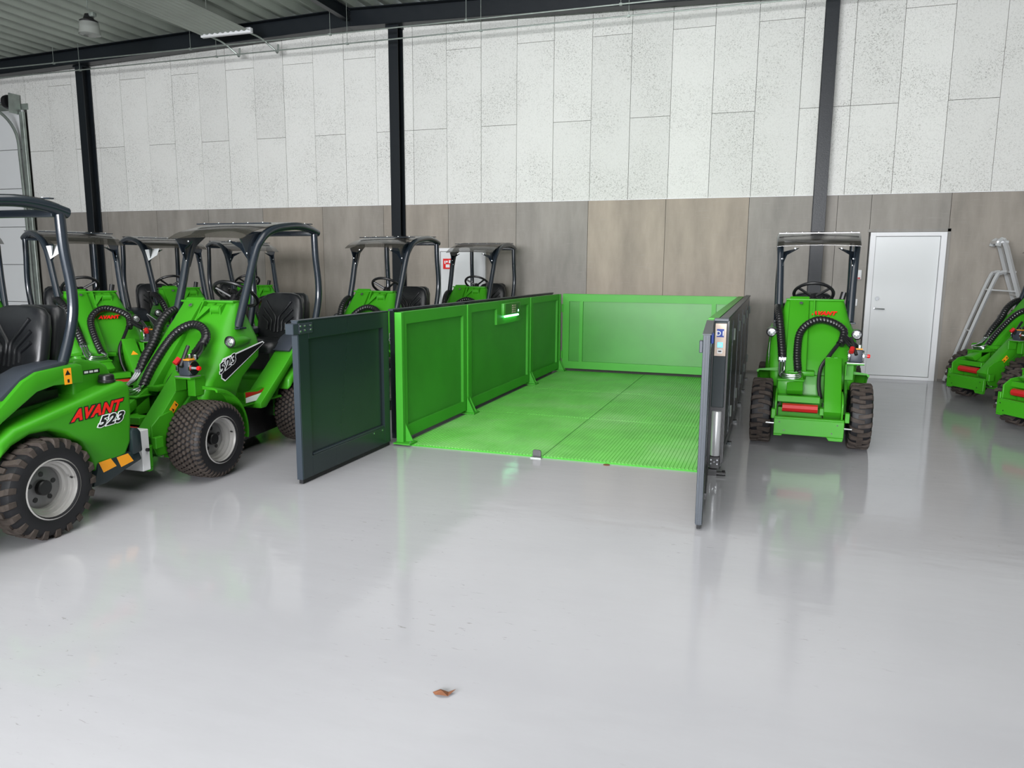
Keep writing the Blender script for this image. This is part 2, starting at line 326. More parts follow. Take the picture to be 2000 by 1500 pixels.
# radiant heating panel with supply pipes
rp = empty('radiant_heating_panel', (-8.66, 11.0, 5.38), 0, 'pale ribbed radiant heating panel slung under the roof near the left', 'heater')
pp = []
for i in range(19):
    xx = -.48+i*.0533; pp += [(xx, .02 if i % 2 else 0), (xx+.02, .02 if i % 2 else 0)]
MB().add([(a, y, b) for y in (-13.9, 0) for a, b in pp], [(i, i+1, i+1+len(pp), i+len(pp)) for i in range(len(pp)-1)]).obj('panel_sheet', 'deck', rp, smooth=False)
MB().box(-.50, .50, -.02, .05, -.03, .05).obj('end_header', 'white', rp, bevel=.006)
for k, hx in enumerate((-.38, .40)):
    MB().tube(spline([(hx, .03, .0), (hx+.1, .25, -.05), (hx+.25, .40, -.20), (hx+.3, .42, -.25), (hx+.32, .42, -.12)], 5), .016, 8).obj('supply_pipe', 'galv', rp)
for y in (-9, -5, -1):
    for hx in (-.45, .45): MB().tube([(hx, y, .01), (hx, y, roofz(-8.66+hx)+.29-5.38)], .005, 6).obj('hanger_rod', 'galv', rp)
# ---- doors
def door(name, x0, x1, h, y, loc_w=.09):
    d = st(MB().box(x0+loc_w, x1-loc_w, y+.012, y+.05, .05, h-.06).obj(name, 'doorw', bevel=.003, seg=1))
    fr = MB(); fr.box(x0, x0+loc_w-.004, y-.02, y+.04, 0, h); fr.box(x1-loc_w+.004, x1, y-.02, y+.04, 0, h); fr.box(x0, x1, y-.018, y+.04, h-.055, h); fr.box(x0, x1, y-.012, y+.04, 0, .045)
    fr.obj('door_frame', 'white', d, bevel=.003, seg=1)
    return d
d1 = door('door_1', 1.47, 2.425, 2.06, WY-.03, .075)
MB().lathe([(0, -.02), (.024, -.02), (.028, -.012), (.028, 0)], (1.62, WY-.017, 1.14), 'y', 20).obj('lock_cylinder', 'chrome', d1)
h = MB().lathe([(0, -.01), (.02, -.01), (.02, 0)], (1.60, WY-.017, 1.0), 'y', 16); h.tube([(1.60, WY-.02, 1.0), (1.60, WY-.06, 1.0), (1.62, WY-.065, 1.0), (1.72, WY-.062, .995)], .010, 8); h.obj('door_handle', 'chrome', d1)
tr = MB().box(2.43, 2.47, WY-.012, WY+.03, 0, 2.11); tr.box(1.44, 2.47, WY-.012, WY+.03, 2.065, 2.105)
st(tr.obj('trim_1', 'cement', smooth=False)).color = (.24, .23, .21, 1)
d2 = door('door_2', -5.16, -4.28, 1.86, WY-.03, .07)
bs = MB().box(-14.05, 1.46, WY-.008, WY+.02, 0, .03).box(2.475, XR, WY-.008, WY+.02, 0, .03)
st(bs.obj('baseboard_back', 'darkgrey', smooth=False))
# signs beside the doors
sg = empty('fire_sign', (-4.95, WY-.055, 1.60), 0, 'small red and white fire sign on the white door behind the lift', 'sign')
MB().box(-.085, .085, 0, .008, -.085, .085).obj('sign_plate', 'redp', sg, smooth=False)
fl = MB().box(-.035, .035, -.002, 0, -.06, -.01); fl.box(-.06, -.04, -.002, 0, 0, .05); fl.box(.02, .055, -.002, 0, .01, .06); fl.box(-.03, 0, -.002, 0, .02, .05); fl.obj('pictogram', 'whites', sg, smooth=False)
ap = empty('alarm_call_point', (1.34, WY-.04, 1.47), 0, 'white wall box with green dot and red strip left of the white door', 'alarm')
MB().box(-.055, .055, 0, .045, -.065, .07).obj('case', 'white', ap, bevel=.006)
MB().box(-.05, .04, -.002, 0, -.06, -.035).obj('red_strip', 'red', ap, smooth=False)
MB().lathe([(0, -.004), (.012, -.004), (.012, 0)], (-.028, 0, .005), 'y', 12).obj('green_lamp', 'green', ap)
tag(MB().box(1.30, 1.37, WY-.02, WY+.004, 1.03, 1.13).obj('light_switch', 'white', bevel=.006), 'small white light switch on the cement wall left of the white door', 'switch')
# sectional gate on the far left with its rails
dg = st(MB().box(XL+.2, -14.12, WY+.02, WY+.028, 0, 4.6).obj('door_3', 'gap', smooth=False))
for k in range(6): MB().box(XL+.2, -14.14, WY-.03, WY+.018, .02+k*.765, .02+k*.765+.755).obj('gate_section', 'doorw', dg, bevel=.004, seg=1)
rl = empty('gate_rail', (-14.1, WY-.07, 0), 0, 'galvanised vertical gate rail curving inwards with spring drum on top, far left', 'rail')
MB().box(-.05, .05, -.03, .03, 0, 4.55).obj('upright', 'galv', rl, bevel=.004, seg=1)
arc = [(-.10, -.05, 3.75)]+[(-.10, -.05-.62*(1-math.cos(t)), 3.92+.62*math.sin(t)) for t in [R(a) for a in range(0, 91, 9)]]+[(-.10, -8.5, 4.56)]
MB().tube([(-.08, -.05, 0), (-.08, -.05, 3.0)]+arc, .028, 6).obj('curved_track', 'galv', rl)
MB().lathe([(0, -.05), (.13, -.05), (.14, 0), (.13, .05), (0, .05)], (-.18, -.12, 4.72), 'x', 20).obj('cable_drum', 'black', rl)
MB().prism([(-.22, 4.5), (.04, 4.5), (.04, 4.88), (-.2, 4.88)], 'x', -.08, -.06).obj('bearing_plate', 'galv', rl, bevel=.01)
MB().tube([(-5.0, -.12, 4.72), (-.1, -.12, 4.72)], .02, 8).obj('spring_shaft', 'galv', rl)
# ------------------------------------------------------------------ goods lift with green barriers (own axes: x across, y deep)
LR = R(-1.15); LO = Vector((-2.886, 5.74, 0)); LM = Matrix.Rotation(LR, 4, 'Z')
def lpos(x, y, z=0): return LO+LM @ Vector((x, y, z))
W, D, H = 2.57, 5.10, 1.157
pf = empty('lift_platform', lpos(0, 0), LR, 'green ribbed lift platform set into the floor between the barriers', 'lift')
for ix, (a, b) in enumerate(((0.0, 1.28), (1.285, W))):
    for c, d in ((.005, 1.655), (1.66, 3.33), (3.335, D)):
        mb = MB().box(a+.002, b-.002, c, d, .001, .010)
        o = mb.obj('floor_plate', 'plate', pf, smooth=False)
n = 0; rb = MB()
for i in range(86):        # pressed anti-slip ribs, running towards the back
    x = .03+i*.0295
    if abs(x-1.282) < .012: continue
    for y0, y1 in ((.012, 1.648), (1.668, 3.322), (3.342, D-.01)):
        rb.add([(x-.007, y0, .010), (x+.007, y0, .010), (x+.007, y1, .010), (x-.007, y1, .010), (x-.003, y0, .0135), (x+.003, y0, .0135), (x+.003, y1, .0135), (x-.003, y1, .0135)],
               [(0, 1, 5, 4), (1, 2, 6, 5), (2, 3, 7, 6), (3, 0, 4, 7), (4, 5, 6, 7)])
tag(rb.obj('anti_slip_ribs', 'plate', pf, smooth=False), kind='stuff')
MB().box(0, W, -.006, .0, .0, .0115).obj('edge_strip', 'lift', pf, smooth=False)
def barrier(name, x, label, segs, face, depth=.045, m='lift', inset='lift', H=H):
    """framed sheet panels standing along y; face=+1 looks to +x"""
    root = empty(name, lpos(x, 0), LR, label, 'barrier')
    return root
bl = empty('left_barrier', lpos(0, 0), LR, 'green framed barrier wall along the left side of the lift, with control box', 'barrier')
def leaf(parent, y0, y1, x0, x1, m, topw=.10, botw=.15, sidew=.11, z0=.045, z1=H, tab=None, face=1, name='barrier_panel', rec=.028):
    mb = MB(); mb.box(x0, x1, y0, y0+sidew, z0, z1); mb.box(x0, x1, y1-sidew, y1, z0, z1)
    mb.box(x0, x1, y0+sidew, y1-sidew, z1-topw, z1); mb.box(x0, x1, y0+sidew, y1-sidew, z0, z0+botw)
    if tab: mb.box(x0, x1, tab[0], tab[1], tab[2], z1-topw)
    p = mb.obj(name, m, parent, smooth=False)
    a, b = (x0+.008, x1-rec) if face > 0 else (x0+rec, x1-.008)
    MB().box(a, b, y0+sidew-.01, y1-sidew+.01, z0+botw-.01, z1-topw+.01).obj('inset_sheet', 'lifti' if m == 'lift' else m, p, smooth=False)
    return p
leaf(bl, 0, 1.49, -.05, 0, 'lift', topw=.105, botw=.055+.05, sidew=.115)
leaf(bl, 1.50, 3.63, -.05, 0, 'lift', topw=.085, botw=.105, sidew=.10, tab=(2.37, 3.20, .885))
leaf(bl, 3.64, 5.04, -.05, 0, 'lift', topw=.08, botw=.105, sidew=.11)
for y in (0.02, 1.495, 3.635, 5.06):
    b = MB().box(-.055, .012, y-.022, y+.022, .0137, H).obj('post', 'lift', bl, bevel=.003, seg=1)
    f = MB().box(-.06, .10, y-.075, y+.075, .0137, .024)
    for dy in ((-.035, .035) if y > .1 else (.03,)):
        f.loft([[(.005, y+dy-.004, .024), (.085, y+dy-.004, .024), (.005, y+dy-.004, .19)], [(.005, y+dy+.004, .024), (.085, y+dy+.004, .024), (.005, y+dy+.004, .19)]])
    f.obj('foot_bracket', 'lift', bl, smooth=False)
    MB().lathe([(0, 0), (.011, 0), (.011, .01), (0, .01)], (.07, y, .024), 'z', 6).obj('anchor_bolt', 'chrome', bl)
MB().box(.0, .004, 1.512, 1.53, .50, .60).obj('latch_slot', 'black', bl, smooth=False)
cb = MB().box(-.052, .034, 2.52, 3.12, .985, 1.125).obj('control_box', 'lift', bl, bevel=.006)
MB().box(.033, .036, 2.56, 3.08, .995, 1.118).obj('control_panel', 'greend', cb, smooth=False)
kb = MB()
for i in range(3):
    for j in range(4): kb.box(.036, .041, 2.80+i*.045, 2.83+i*.045, 1.005+j*.026, 1.021+j*.026)
kb.obj('keypad', 'bronze', cb, smooth=False)
MB().box(.036, .040, 2.98, 3.0, 1.02, 1.10).obj('display', 'black', cb, smooth=False)
MB().box(.036, .040, 3.01, 3.03, 1.01, 1.035).obj('green_button', 'led', cb, smooth=False)
MB().tube([(.020, 2.58, .970), (.020, 3.06, .970)], .012, 10).obj('light_strip', 'led', bl)
ol = empty('left_outer_barrier', lpos(-.19, .2), LR, 'dark anthracite outer barrier sheet with rail, left of the green lift wall', 'barrier')
for a, b in ((0, 1.7), (1.71, 3.4), (3.41, 5.05)): leaf(ol, a, b, -.02, .02, 'anth', z1=1.15, face=-1)
MB().box(-.025, .025, -.02, 5.08, 1.155, 1.172).obj('top_rail', 'anthm', ol, bevel=.003, seg=1)
for y in (0, 1.7, 3.4, 5.03): MB().box(-.018, .018, y, y+.03, 0, 1.155).obj('post', 'anth', ol, smooth=False)
# back barrier
bb = empty('back_barrier', lpos(0, 5.11), LR, 'bright green framed barrier across the far end of the lift', 'barrier')
def bleaf(x0, x1, frame_l, frame_r):
    mb = MB(); mb.box(x0, x0+frame_l, 0, .05, .045, H); mb.box(x1-frame_r, x1, 0, .05, .045, H); mb.box(x0+frame_l, x1-frame_r, 0, .05, H-.105, H); mb.box(x0+frame_l, x1-frame_r, 0, .05, .045, .155)
    p = mb.obj('barrier_panel', 'lift', bb, smooth=False); MB().box(x0+frame_l-.01, x1-frame_r+.01, .028, .045, .14, H-.09).obj('inset_sheet', 'lifti', p, smooth=False)
bleaf(.03, .31, .10, .02); bleaf(.31, 2.22, .03, .03); bleaf(2.22, 2.52, .03, .08)
for y, z in ((.035, .25), (.035, .95)): MB().tube([(-.005+.03, -.005, z-.06), (-.005+.03, -.005, z+.06)], .014, 8).obj('hinge', 'lift', bb)
MB().box(.04, 2.52, -.01, .06, H, H+.006).obj('cap_strip', 'lift', bb, smooth=False)
# right double barrier
br = empty('right_barrier', lpos(W, 0), LR, 'double barrier wall right of the lift, green inside and dark outside', 'barrier')
for a, b in ((.22, 1.7), (1.71, 3.4), (3.41, 5.06)): leaf(br, a, b, -.01, .035, 'lift', face=-1)
MB().box(-.03, .045, .2, 5.08, H, H+.012).obj('green_cap', 'lift', br, bevel=.002, seg=1)
for i, (a, b) in enumerate(((.04, 1.05), (1.06, 2.07), (2.08, 3.10), (3.11, 4.12), (4.13, 5.22))):
    leaf(br, a, b, .075, .12, 'anth', z1=1.165, topw=.06, botw=.08, sidew=.05, name='dark_panel', rec=.006)
    for z in (.30, .98): MB().tube([(.126, b+.005, z-.05), (.126, b+.005, z+.05)], .011, 8).obj('hinge', 'galv', br)
    MB().box(.06, .15, b-.03, b+.04, 0, .02).obj('foot_plate', 'anth', br, smooth=False)
MB().box(.065, .128, .05, 5.24, 1.167, 1.182).obj('dark_cap', 'anthm', br, bevel=.002, seg=1)
# front machine post with the D1 plate
dp = empty('lift_door_post', lpos(W, 0), LR, 'slim dark post with bronze D1 plate and call button, right front of the lift', 'post')
MB().box(.035, .125, -.04, .02, .52, 1.16).obj('upper_case', 'anth', dp, bevel=.004, seg=1)
MB().box(.125, .14, -.04, .03, .1, 1.165).obj('side_rail', 'black', dp, smooth=False)
MB().box(.022, .035, -.03, .03, .02, 1.165).obj('side_rail', 'black', dp, smooth=False)
MB().box(.035, .125, -.02, .02, .06, .52).obj('recess_back', 'black', dp, smooth=False)
MB().box(.03, .135, -.045, .03, 1.16, 1.182).obj('top_cap', 'anthm', dp, bevel=.003, seg=1)
bp = MB().box(.040, .122, -.046, -.041, .905, 1.145).obj('sign_plate', 'bronze', dp, bevel=.002, seg=1)
MB().box(.054, .104, -.0475, -.046, 1.045, 1.105).obj('blue_field', 'blue', bp, smooth=False)
text('lettering', 'D1', .048, frame((.079, -.0482, 1.057), (1, 0, 0), (0, 0, 1)), 'whites', bp, offset=.0012, align='CENTER')
MB().box(.060, .100, -.050, -.046, .968, 1.008).obj('call_button', 'cyan', bp, bevel=.002, seg=1)
ar = MB(); ar.box(.070, .073, -.0515, -.0500, .975, 1.001); ar.prism([(.080, .978), (.092, .988), (.080, .998)], 'y', -.0515, -.05); ar.obj('button_mark', 'whites', bp, smooth=False)
MB().box(.062, .098, -.048, -.046, .925, .955).obj('small_label', 'whites', bp, smooth=False)
MB().box(.069, .091, -.0488, -.048, .936, .946).obj('label_print', 'black', bp, smooth=False)
MB().lathe([(0, -.17), (.034, -.17), (.037, -.165), (.037, .165), (.034, .17), (0, .17)], (.080, -.025, .32), 'z', 24).obj('silver_motor', 'alu', dp)
MB().box(.045, .118, -.05, .01, .05, .145).obj('bolt_block', 'black', dp, bevel=.004, seg=1)
for a, b in ((.055, .12), (.055, .09), (.10, .12), (.10, .09), (.078, .105)): MB().lathe([(0, -.006), (.006, -.006), (.006, 0)], (a, -.05, b), 'y', 8).obj('bolt', 'chrome', dp)
ft = MB().box(.03, .10, -.065, .0, .0, .05); ft.tube([(.02, -.05, .02), (.165, -.05, .02)], .016, 10); ft.tube([(.15, -.05, .02), (.15, -.05, .045)], .012, 8); ft.obj('foot_bracket', 'black', dp, smooth=False)
# gates standing open towards the camera
def gate(name, x, y0, y1, face, label, loc=None, rz=None, t=.055):
    g = empty(name, loc or lpos(x, 0), LR if rz is None else rz, label, 'gate')
    x0, x1 = (-t, 0)
    p = MB(); z0, z1 = .035, 1.165; sw = .12
    p.box(x0, x1, y0, y0+sw, z0, z1); p.box(x0, x1, y1-.10, y1, z0, z1); p.box(x0, x1, y0+sw, y1-.10, z1-.13, z1); p.box(x0, x1, y0+sw, y1-.10, z0, z0+.15)
    p.obj('gate_frame', 'anth', g, bevel=.003, seg=1)
    MB().box(x0+.022, x1-.022, y0+sw-.01, y1-.09, z0+.14, z1-.12).obj('inset_sheet', 'anth', g, smooth=False)
    MB().box(x0+.004, x1-.004, y0-.004, y0, z0, z1).obj('edge_strip', 'anthm', g, smooth=False)
    MB().box(x0-.004, x1+.004, y0, y1, z1, z1+.006).obj('top_strip', 'anthm', g, smooth=False)
    MB().box(x0+.01, x1-.012, y0+.01, y1, .004, z0).obj('bottom_seal', 'rubber', g, smooth=False)
    for z in (.2, .6, 1.0): MB().tube([(x0+t/2, y1+.015, z-.05), (x0+t/2, y1+.015, z+.05)], .012, 8).obj('hinge', 'galv', g)
    return g
gl = gate('lift_gate', -.085, -1.335, -.05, 1, 'dark grey lift gate standing open on the left, flat side to the viewer')
MB().box(-.022, -.004, -1.2, -.14, .188, .200).obj('inner_ledge', 'anthm', gl, smooth=False)
lk = MB().box(-.06, .006, -1.40, -1.335, 1.075, 1.150); lk.box(0, .008, -1.335, -1.17, 1.075, 1.15); lk.obj('latch_plate', 'anthm', gl, bevel=.004, seg=1)
for a, b in ((-1.20, 1.13), (-1.20, 1.10), (-1.27, 1.13), (-1.27, 1.10), (-1.32, 1.13), (-1.32, 1.095)): MB().lathe([(0, .014), (.007, .013), (.008, .008), (0, .008)], (.0, a, b), 'x', 8).obj('bolt', 'chrome', gl)
for a in (-.34, -.20): MB().lathe([(0, .006), (.007, .005), (.007, 0), (0, 0)], (.0, a, .165), 'x', 8).obj('bolt', 'chrome', gl)
jp = MB().box(-.125, -.056, -.015, .02, .0, .80).obj('hinge_post', 'black', gl, smooth=False)
gr = gate('lift_gate', 0, -1.36, -.16, -1, 'dark grey lift gate standing open on the right, seen edge-on', loc=(-.297, 5.74, 0), rz=R(2.5), t=.042)
mb = MB().box(-.040, -.003, -1.372, -1.36, .035, 1.165); mb.box(-.032, -.027, -1.378, -1.372, .035, 1.165); mb.box(-.017, -.012, -1.378, -1.372, .035, 1.165); mb.obj('edge_profile', 'anthm', gr, smooth=False)
MB().box(-.062, -.042, -1.35, -1.30, 1.06, 1.13).obj('latch_plate', 'anthm', gr, bevel=.003, seg=1)
MB().box(0, .016, -1.20, -1.05, 1.10, 1.155).obj('blue_cap', 'blue', gr, bevel=.004, seg=1)
MB().box(.0, .012, -.90, -.10, .05, .09).obj('lower_guide', 'black', gr, smooth=False)
# door stop on the floor
ds = empty('door_stop', (-1.646, 5.70, 0), LR, 'small black steel door stop at the middle of the platform edge', 'stop')
MB().box(-.045, .045, -.035, .03, 0, .008).obj('base_plate', 'galv', ds, smooth=False)
MB().prism([(-.036, .008), (.036, .008), (.036, .055), (.026, .066), (-.026, .066), (-.036, .055)], 'y', .0, .008).obj('upright', 'black', ds, bevel=.002, seg=1)
tag(MB().lathe([(0, 0), (.028, 0), (.026, .003), (0, .003)], (-1.06, 5.665, 0), 'z', 16).obj('floor_plug', 'leaf'), 'round rusty plug in the grey floor just in front of the platform edge', 'plug')
lf = MB().add([(-.035, 0, .004), (-.01, .015, .012), (.02, .018, .005), (.045, .03, .014), (.03, -.01, .006), (0, -.02, .011), (-.02, -.012, .003), (0, 0, .018)], [(0, 1, 7), (1, 2, 7), (2, 3, 4, 7), (4, 5, 7), (5, 6, 7), (6, 0, 7)])
lf.xf(Matrix.Translation((-1.014, 2.296, 0)))
tag(lf.obj('dry_leaf', 'leaf', smooth=False), 'small crumpled brown leaf on the floor in the foreground', 'leaf')
# ------------------------------------------------------------------ compact wheel loader; local axes: -y forward, origin under front axle
WB = 1.25
def tyre(kind):
    mb = MB(); tr = MB()
    if kind == 'lug':
        w, rt = .168, .272
        prof = [(.165, 0), (.175, .003), (.20, -.004+.008), (.24, .004), (.262, -.018+.03), (rt, .035)]
        prof = [(.16, -.01), (.172, .0), (.205, .004), (.243, .002), (.265, -.012), (rt, -.035), (rt+.002, -w/2)]
    else:
        w, rt = .27, .266
        prof = [(.16, -.01), (.172, .0), (.21, .006), (.243, .004), (.258, -.008), (rt, -.028), (rt+.004, -w/2)]
    full = prof+[(r, -w-h) for r, h in prof[::-1][1:]]
    rings = []
    n = 48
    for r, h in full: rings.append([(h, r*math.cos(2*math.pi*j/n), r*math.sin(2*math.pi*j/n)) for j in range(n)])
    v = [p for r in rings for p in r]; f = []
    for i in range(len(rings)-1):
        for j in range(n): k = (j+1) % n; f.append((i*n+j, i*n+k, (i+1)*n+k, (i+1)*n+j))
    mb.add(v, f)
    def P(t, h, r): return (h, r*math.cos(t), r*math.sin(t))
    if kind == 'lug':
        N = 21
        for side in (0, 1):
            for i in range(N):
                t0 = 2*math.pi*(i+.5*side)/N
                secs = []
                for q, (hh, ra, rbt) in enumerate(((.64, .284, .262), (.42, .287, .262), (.20, .289, .262), (.06, .288, .262), (-.0, .277, .25), (-.025, .25, .235))):
                    h = -w*hh; t = t0-(.0, .01, .035, .065, .075, .08)[q]; dt = (.062, .066, .070, .074, .074, .062)[q]
                    if side: h = -w-h
                    secs.append([P(t-dt, h, rbt), P(t+dt, h, rbt), P(t+dt*.8, h, ra), P(t-dt*.8, h, ra)])
                tr.loft(secs)
    else:
        N = 42; rows = 7
        for rr in range(rows):
            h0 = -.032-(w-.064)*rr/(rows-1)
            for i in range(N):
                t0 = 2*math.pi*(i+.5*(rr % 2))/N; a, b = .0165, .0185/.28
                hx = [(h0+a*math.cos(k*math.pi/3), t0+b*math.sin(k*math.pi/3)) for k in range(6)]
                top = .284-.004*abs(rr-3)/3-(.006 if rr in (0, rows-1) else 0)
                tr.loft([[P(t, h, .262) for h, t in hx], [P(t0+(t-t0)*.86, h0+(h-h0)*.86, top) for h, t in hx]])
        for s in (0, 1):
            for i in range(N):
                t0 = 2*math.pi*i/N; q = lambda h: h if not s else -w-h
                tr.loft([[P(t0-.03, q(-.016), .245), P(t0+.03, q(-.016), .245), P(t0+.03, q(-.016), .274), P(t0-.03, q(-.016), .274)],
                         [P(t0-.03, q(.006), .235), P(t0+.03, q(.006), .235), P(t0+.03, q(.004), .255), P(t0-.03, q(.004), .255)]])
    return mb.mesh('tyre', 'rubber'), tr.mesh('tread', 'tread', sharp=30), w
TY = {k: tyre(k) for k in ('lug', 'turf')}
def mkrim():
    mb = MB(); prof = [(.168, .004), (.176, .0), (.176, -.006), (.164, -.012), (.160, -.028), (.153, -.032), (.150, -.052), (.138, -.056), (.135, -.080), (.122, -.084), (.118, -.105)]
    n = 40; rings = [[(h, r*math.cos(2*math.pi*j/n), r*math.sin(2*math.pi*j/n)) for j in range(n)] for r, h in prof]
    mb.add([p for r in rings for p in r], [(i*n+j, i*n+(j+1) % n, (i+1)*n+(j+1) % n, (i+1)*n+j) for i in range(len(rings)-1) for j in range(n)])
    d = MB().lathe([(0, -.115), (.12, -.115), (.12, -.104), (.10, -.098), (.06, -.096), (0, -.096)], n=40)
    hb = MB().lathe([(0, -.10), (.044, -.10), (.044, -.070), (.038, -.064), (0, -.064)], n=24)
    ho = MB()
    for k in range(5):
        t = 2*math.pi*k/5+.3; c = (.075*math.cos(t), .075*math.sin(t))
        pts = []
        for j in range(12):
            a = 2*math.pi*j/12; rr = .013*(1+.35*max(0, math.cos(a-t)))
            pts.append((c[0]+rr*math.cos(a), c[1]+rr*math.sin(a)))
        ho.prism(pts, 'x', -.0965, -.0935)
    va = MB().tube([(-.04, .142, .03), (-.022, .135, .03)], .006, 6)
    return [('rim', mb.mesh('rim', 'rim', sharp=25)), ('wheel_disc', d.mesh('disc', 'rimd')), ('hub_cap', hb.mesh('hub', 'black')), ('bolt_recesses', ho.mesh('holes', 'black', smooth=False)), ('valve', va.mesh('valve', 'black'))]
RIM = mkrim()
def wheel(parent, side, y, kind, outer):
    me, tr, w = TY[kind]
    o = bpy.data.objects.new('wheel', me); COL.objects.link(o); o.parent = parent
    o.location = (side*outer, y, .287)
    if side < 0: o.rotation_euler = (0, 0, math.pi)
    for nm, q in [('tread', tr)]+RIM:
        c = bpy.data.objects.new(nm, q); COL.objects.link(c); c.parent = o
    return o
def wrap_hose(pts, r):
    P = resample(spline(pts, 12), .0075)
    rad = [r*(1, 1.0, .985, .90)[i % 4] for i in range(len(P))]
    return MB().tube(P, rad, 12)
def rrect(hx, yf, yb, r, z, n=4):
    out = []
    for cxx, cyy, a0 in ((hx-r, yb-r, 0), (-hx+r, yb-r, 90), (-hx+r, yf+r, 180), (hx-r, yf+r, 270)):
        for k in range(n+1):
            a = R(a0+90*k/n); out.append((cxx+r*math.cos(a), cyy+r*math.sin(a), z))
    return out
GA = dict()
def make_loader(tyres='lug'):
    t = empty('compact_loader')
    # ---- front body shell
    secs = [(.50, .33, .07, .42, .04), (.58, .35, .04, .44, .05), (.68, .362, .075, .50, .06), (.75, .366, .13, .60, .07), (.82, .368, .19, .71, .08), (.90, .363, .255, .74, .09), (.98, .342, .325, .745, .10), (1.06, .310, .385, .725, .09), (1.13, .288, .445, .70, .08), (1.19, .270, .50, .67, .06), (1.235, .258, .535, .65, .05), (1.255, .25, .55, .635, .04)]
    fb = MB().loft([rrect(hx, yf, yb, r, z) for z, hx, yf, yb, r in secs]).obj('front_body', 'green', t, sharp=42)
    MB().box(-.255, .25, .53, .64, 1.252, 1.268).obj('top_lip', 'green', fb, bevel=.004)
    def fy(z): return .075+(z-.68)*.825     # front surface of the shell
    rib = MB().prism([(.56, 1.262), (.53, 1.20), (.42, 1.07), (.37, 1.075), (.50, 1.262)], 'x', -.012, .0); rib.obj('face_rib', 'green', fb, smooth=False)
    MB().loft([[(.02, fy(1.2)-.03, 1.225), (.09, fy(1.2)-.03, 1.225), (-.02+.0, fy(1.1)-.03, 1.10)], [(.02, fy(1.2)+.03, 1.225), (.09, fy(1.2)+.03, 1.225), (-.02, fy(1.1)+.03, 1.10)]]).obj('face_gusset', 'green', fb, smooth=False)
    pv = MB(); pv.tube([(.085, .50, 1.20), (.165, .50, 1.20)], .036, 20)
    for xx in (.075, .165): pv.prism([(.47, 1.15), (.56, 1.14), (.56, 1.25), (.52, 1.245), (.47, 1.215)], 'x', xx, xx+.012)
    pv.obj('boom_pivot', 'green', fb, sharp=40)
    lower = MB().prism([(-.02, .20), (.02, .62), (.30, .62), (.42, .50), (.62, .46), (.62, .26), (.3, .20)], 'x', -.24, .24); lower.obj('front_chassis', 'green', t, bevel=.012)
    wp = MB().box(-.20, .02, -.06, .10, .62, .66); wp.box(-.28, -.06, -.19, -.02, .585, .60); wp.box(-.275, -.07, -.18, -.05, .46, .585); wp.box(-.285, -.06, -.21, -.17, .445, .475); wp.obj('front_housing', 'green', t, bevel=.006)
    MB().box(-.235, -.085, -.215, -.21, .42, .447).obj('teal_plate', 'teal', t, smooth=False)
    # ---- headlights
    for s in (-1, 1):
        c = Vector((s*.362, .385, .965)); pr = [(.002, .20), (.018, .17), (.034, .11), (.044, .04), (.047, -.02), (.047, -.045), (.0, -.045)]
        hl = MB().lathe(pr, tuple(c), 'y', 24).obj('headlight', 'green', t, sharp=50)
        MB().lathe([(.046, -.045), (.047, -.058), (.036, -.062), (.034, -.050)], tuple(c), 'y', 24).obj('bezel', 'black', hl)
        MB().lathe([(.0, -.058), (.020, -.057), (.0355, -.050), (.0, -.049)], tuple(c), 'y', 24).obj('lens', 'lens', hl)
        MB().tube([(s*.372, .31, .87), (s*.372, .24, .835)], .007, 6).obj('grab_pin', 'white', t) if False else None
    # ---- boom and lift arm
    p0, p1 = Vector((0, .595, 1.262)), Vector((0, -.03, .60))
    d = (p1-p0).normalized(); nrm = Vector((0, -d.z, d.y)) if False else Vector((0, d.z, -d.y))
    bm = MB().loft([[p+Vector((x, 0, 0))+nrm*q for x, q in ((-.222, -.04), (-.048, -.04), (-.048, .045), (-.222, .045))] for p in (p0, p1)])
    bo = bm.obj('boom', 'green', t, bevel=.010)
    q = p0+d*.10+nrm*.055
    MB().lathe([(0, -.008), (.014, -.007), (.016, 0), (0, 0)], (0, 0, 0), 'z', 16).xf(Matrix.Translation(q+Vector((-.12, 0, 0))) @ frame((0, 0, 0), (1, 0, 0), nrm.cross(Vector((1, 0, 0)))).to_3x3().to_4x4() @ Matrix.Translation((0, 0, .008))).obj('boom_cap', 'chrome', bo)
    inner = MB().loft([[Vector((x, 0, 0))+p+nrm*q for x, q in ((-.20, -.03), (-.07, -.03), (-.07, .04), (-.20, .03))] for p in (p1-d*.05, p1+Vector((0, -.24, -.10)))]); inner.obj('boom_slide', 'green', bo, bevel=.006)
    a0, a1 = Vector((0, .06, .755)), Vector((0, -.36, .34)); da = (a1-a0).normalized(); na = Vector((0, da.z, -da.y))
    la = MB().loft([[p+Vector((x, 0, 0))+na*q for x, q in ((.10, -k), (.235, -k), (.235, .045), (.10, .045))] for p, k in ((a0, .02), (a0+da*.12, .10), (a0+da*.45, .10), (a1, .06))]); lo = la.obj('lift_arm', 'green', t, bevel=.008)
    for xx in (.13, .185): MB().box(xx-.014, xx+.014, .02, .05, .748, .785).obj('arm_tab', 'green', lo, smooth=False)
    sm = frame(a0+da*.33+na*.0+Vector((.2365, 0, 0)), (0, -da.y, -da.z), (0, -da.z*-1, 0)) if False else None
    st_ = MB().loft([[Vector((.2362, 0, 0))+a0+da*u+na*q for u, q in ((.26, -.035), (.34, -.035), (.34, .012), (.26, .012))], [Vector((.2372, 0, 0))+a0+da*u+na*q for u, q in ((.26, -.035), (.34, -.035), (.34, .012), (.26, .012))]]); so = st_.obj('warning_sticker', 'yellow', lo, smooth=False)
    mk = MB()
    for u in (.275, .32): mk.loft([[Vector((xq, 0, 0))+a0+da*(u+e*.010)+na*(-.012+g*.013) for e, g in ((-1, -1), (1, -1), (0, 1))] for xq in (.2372, .2378)])
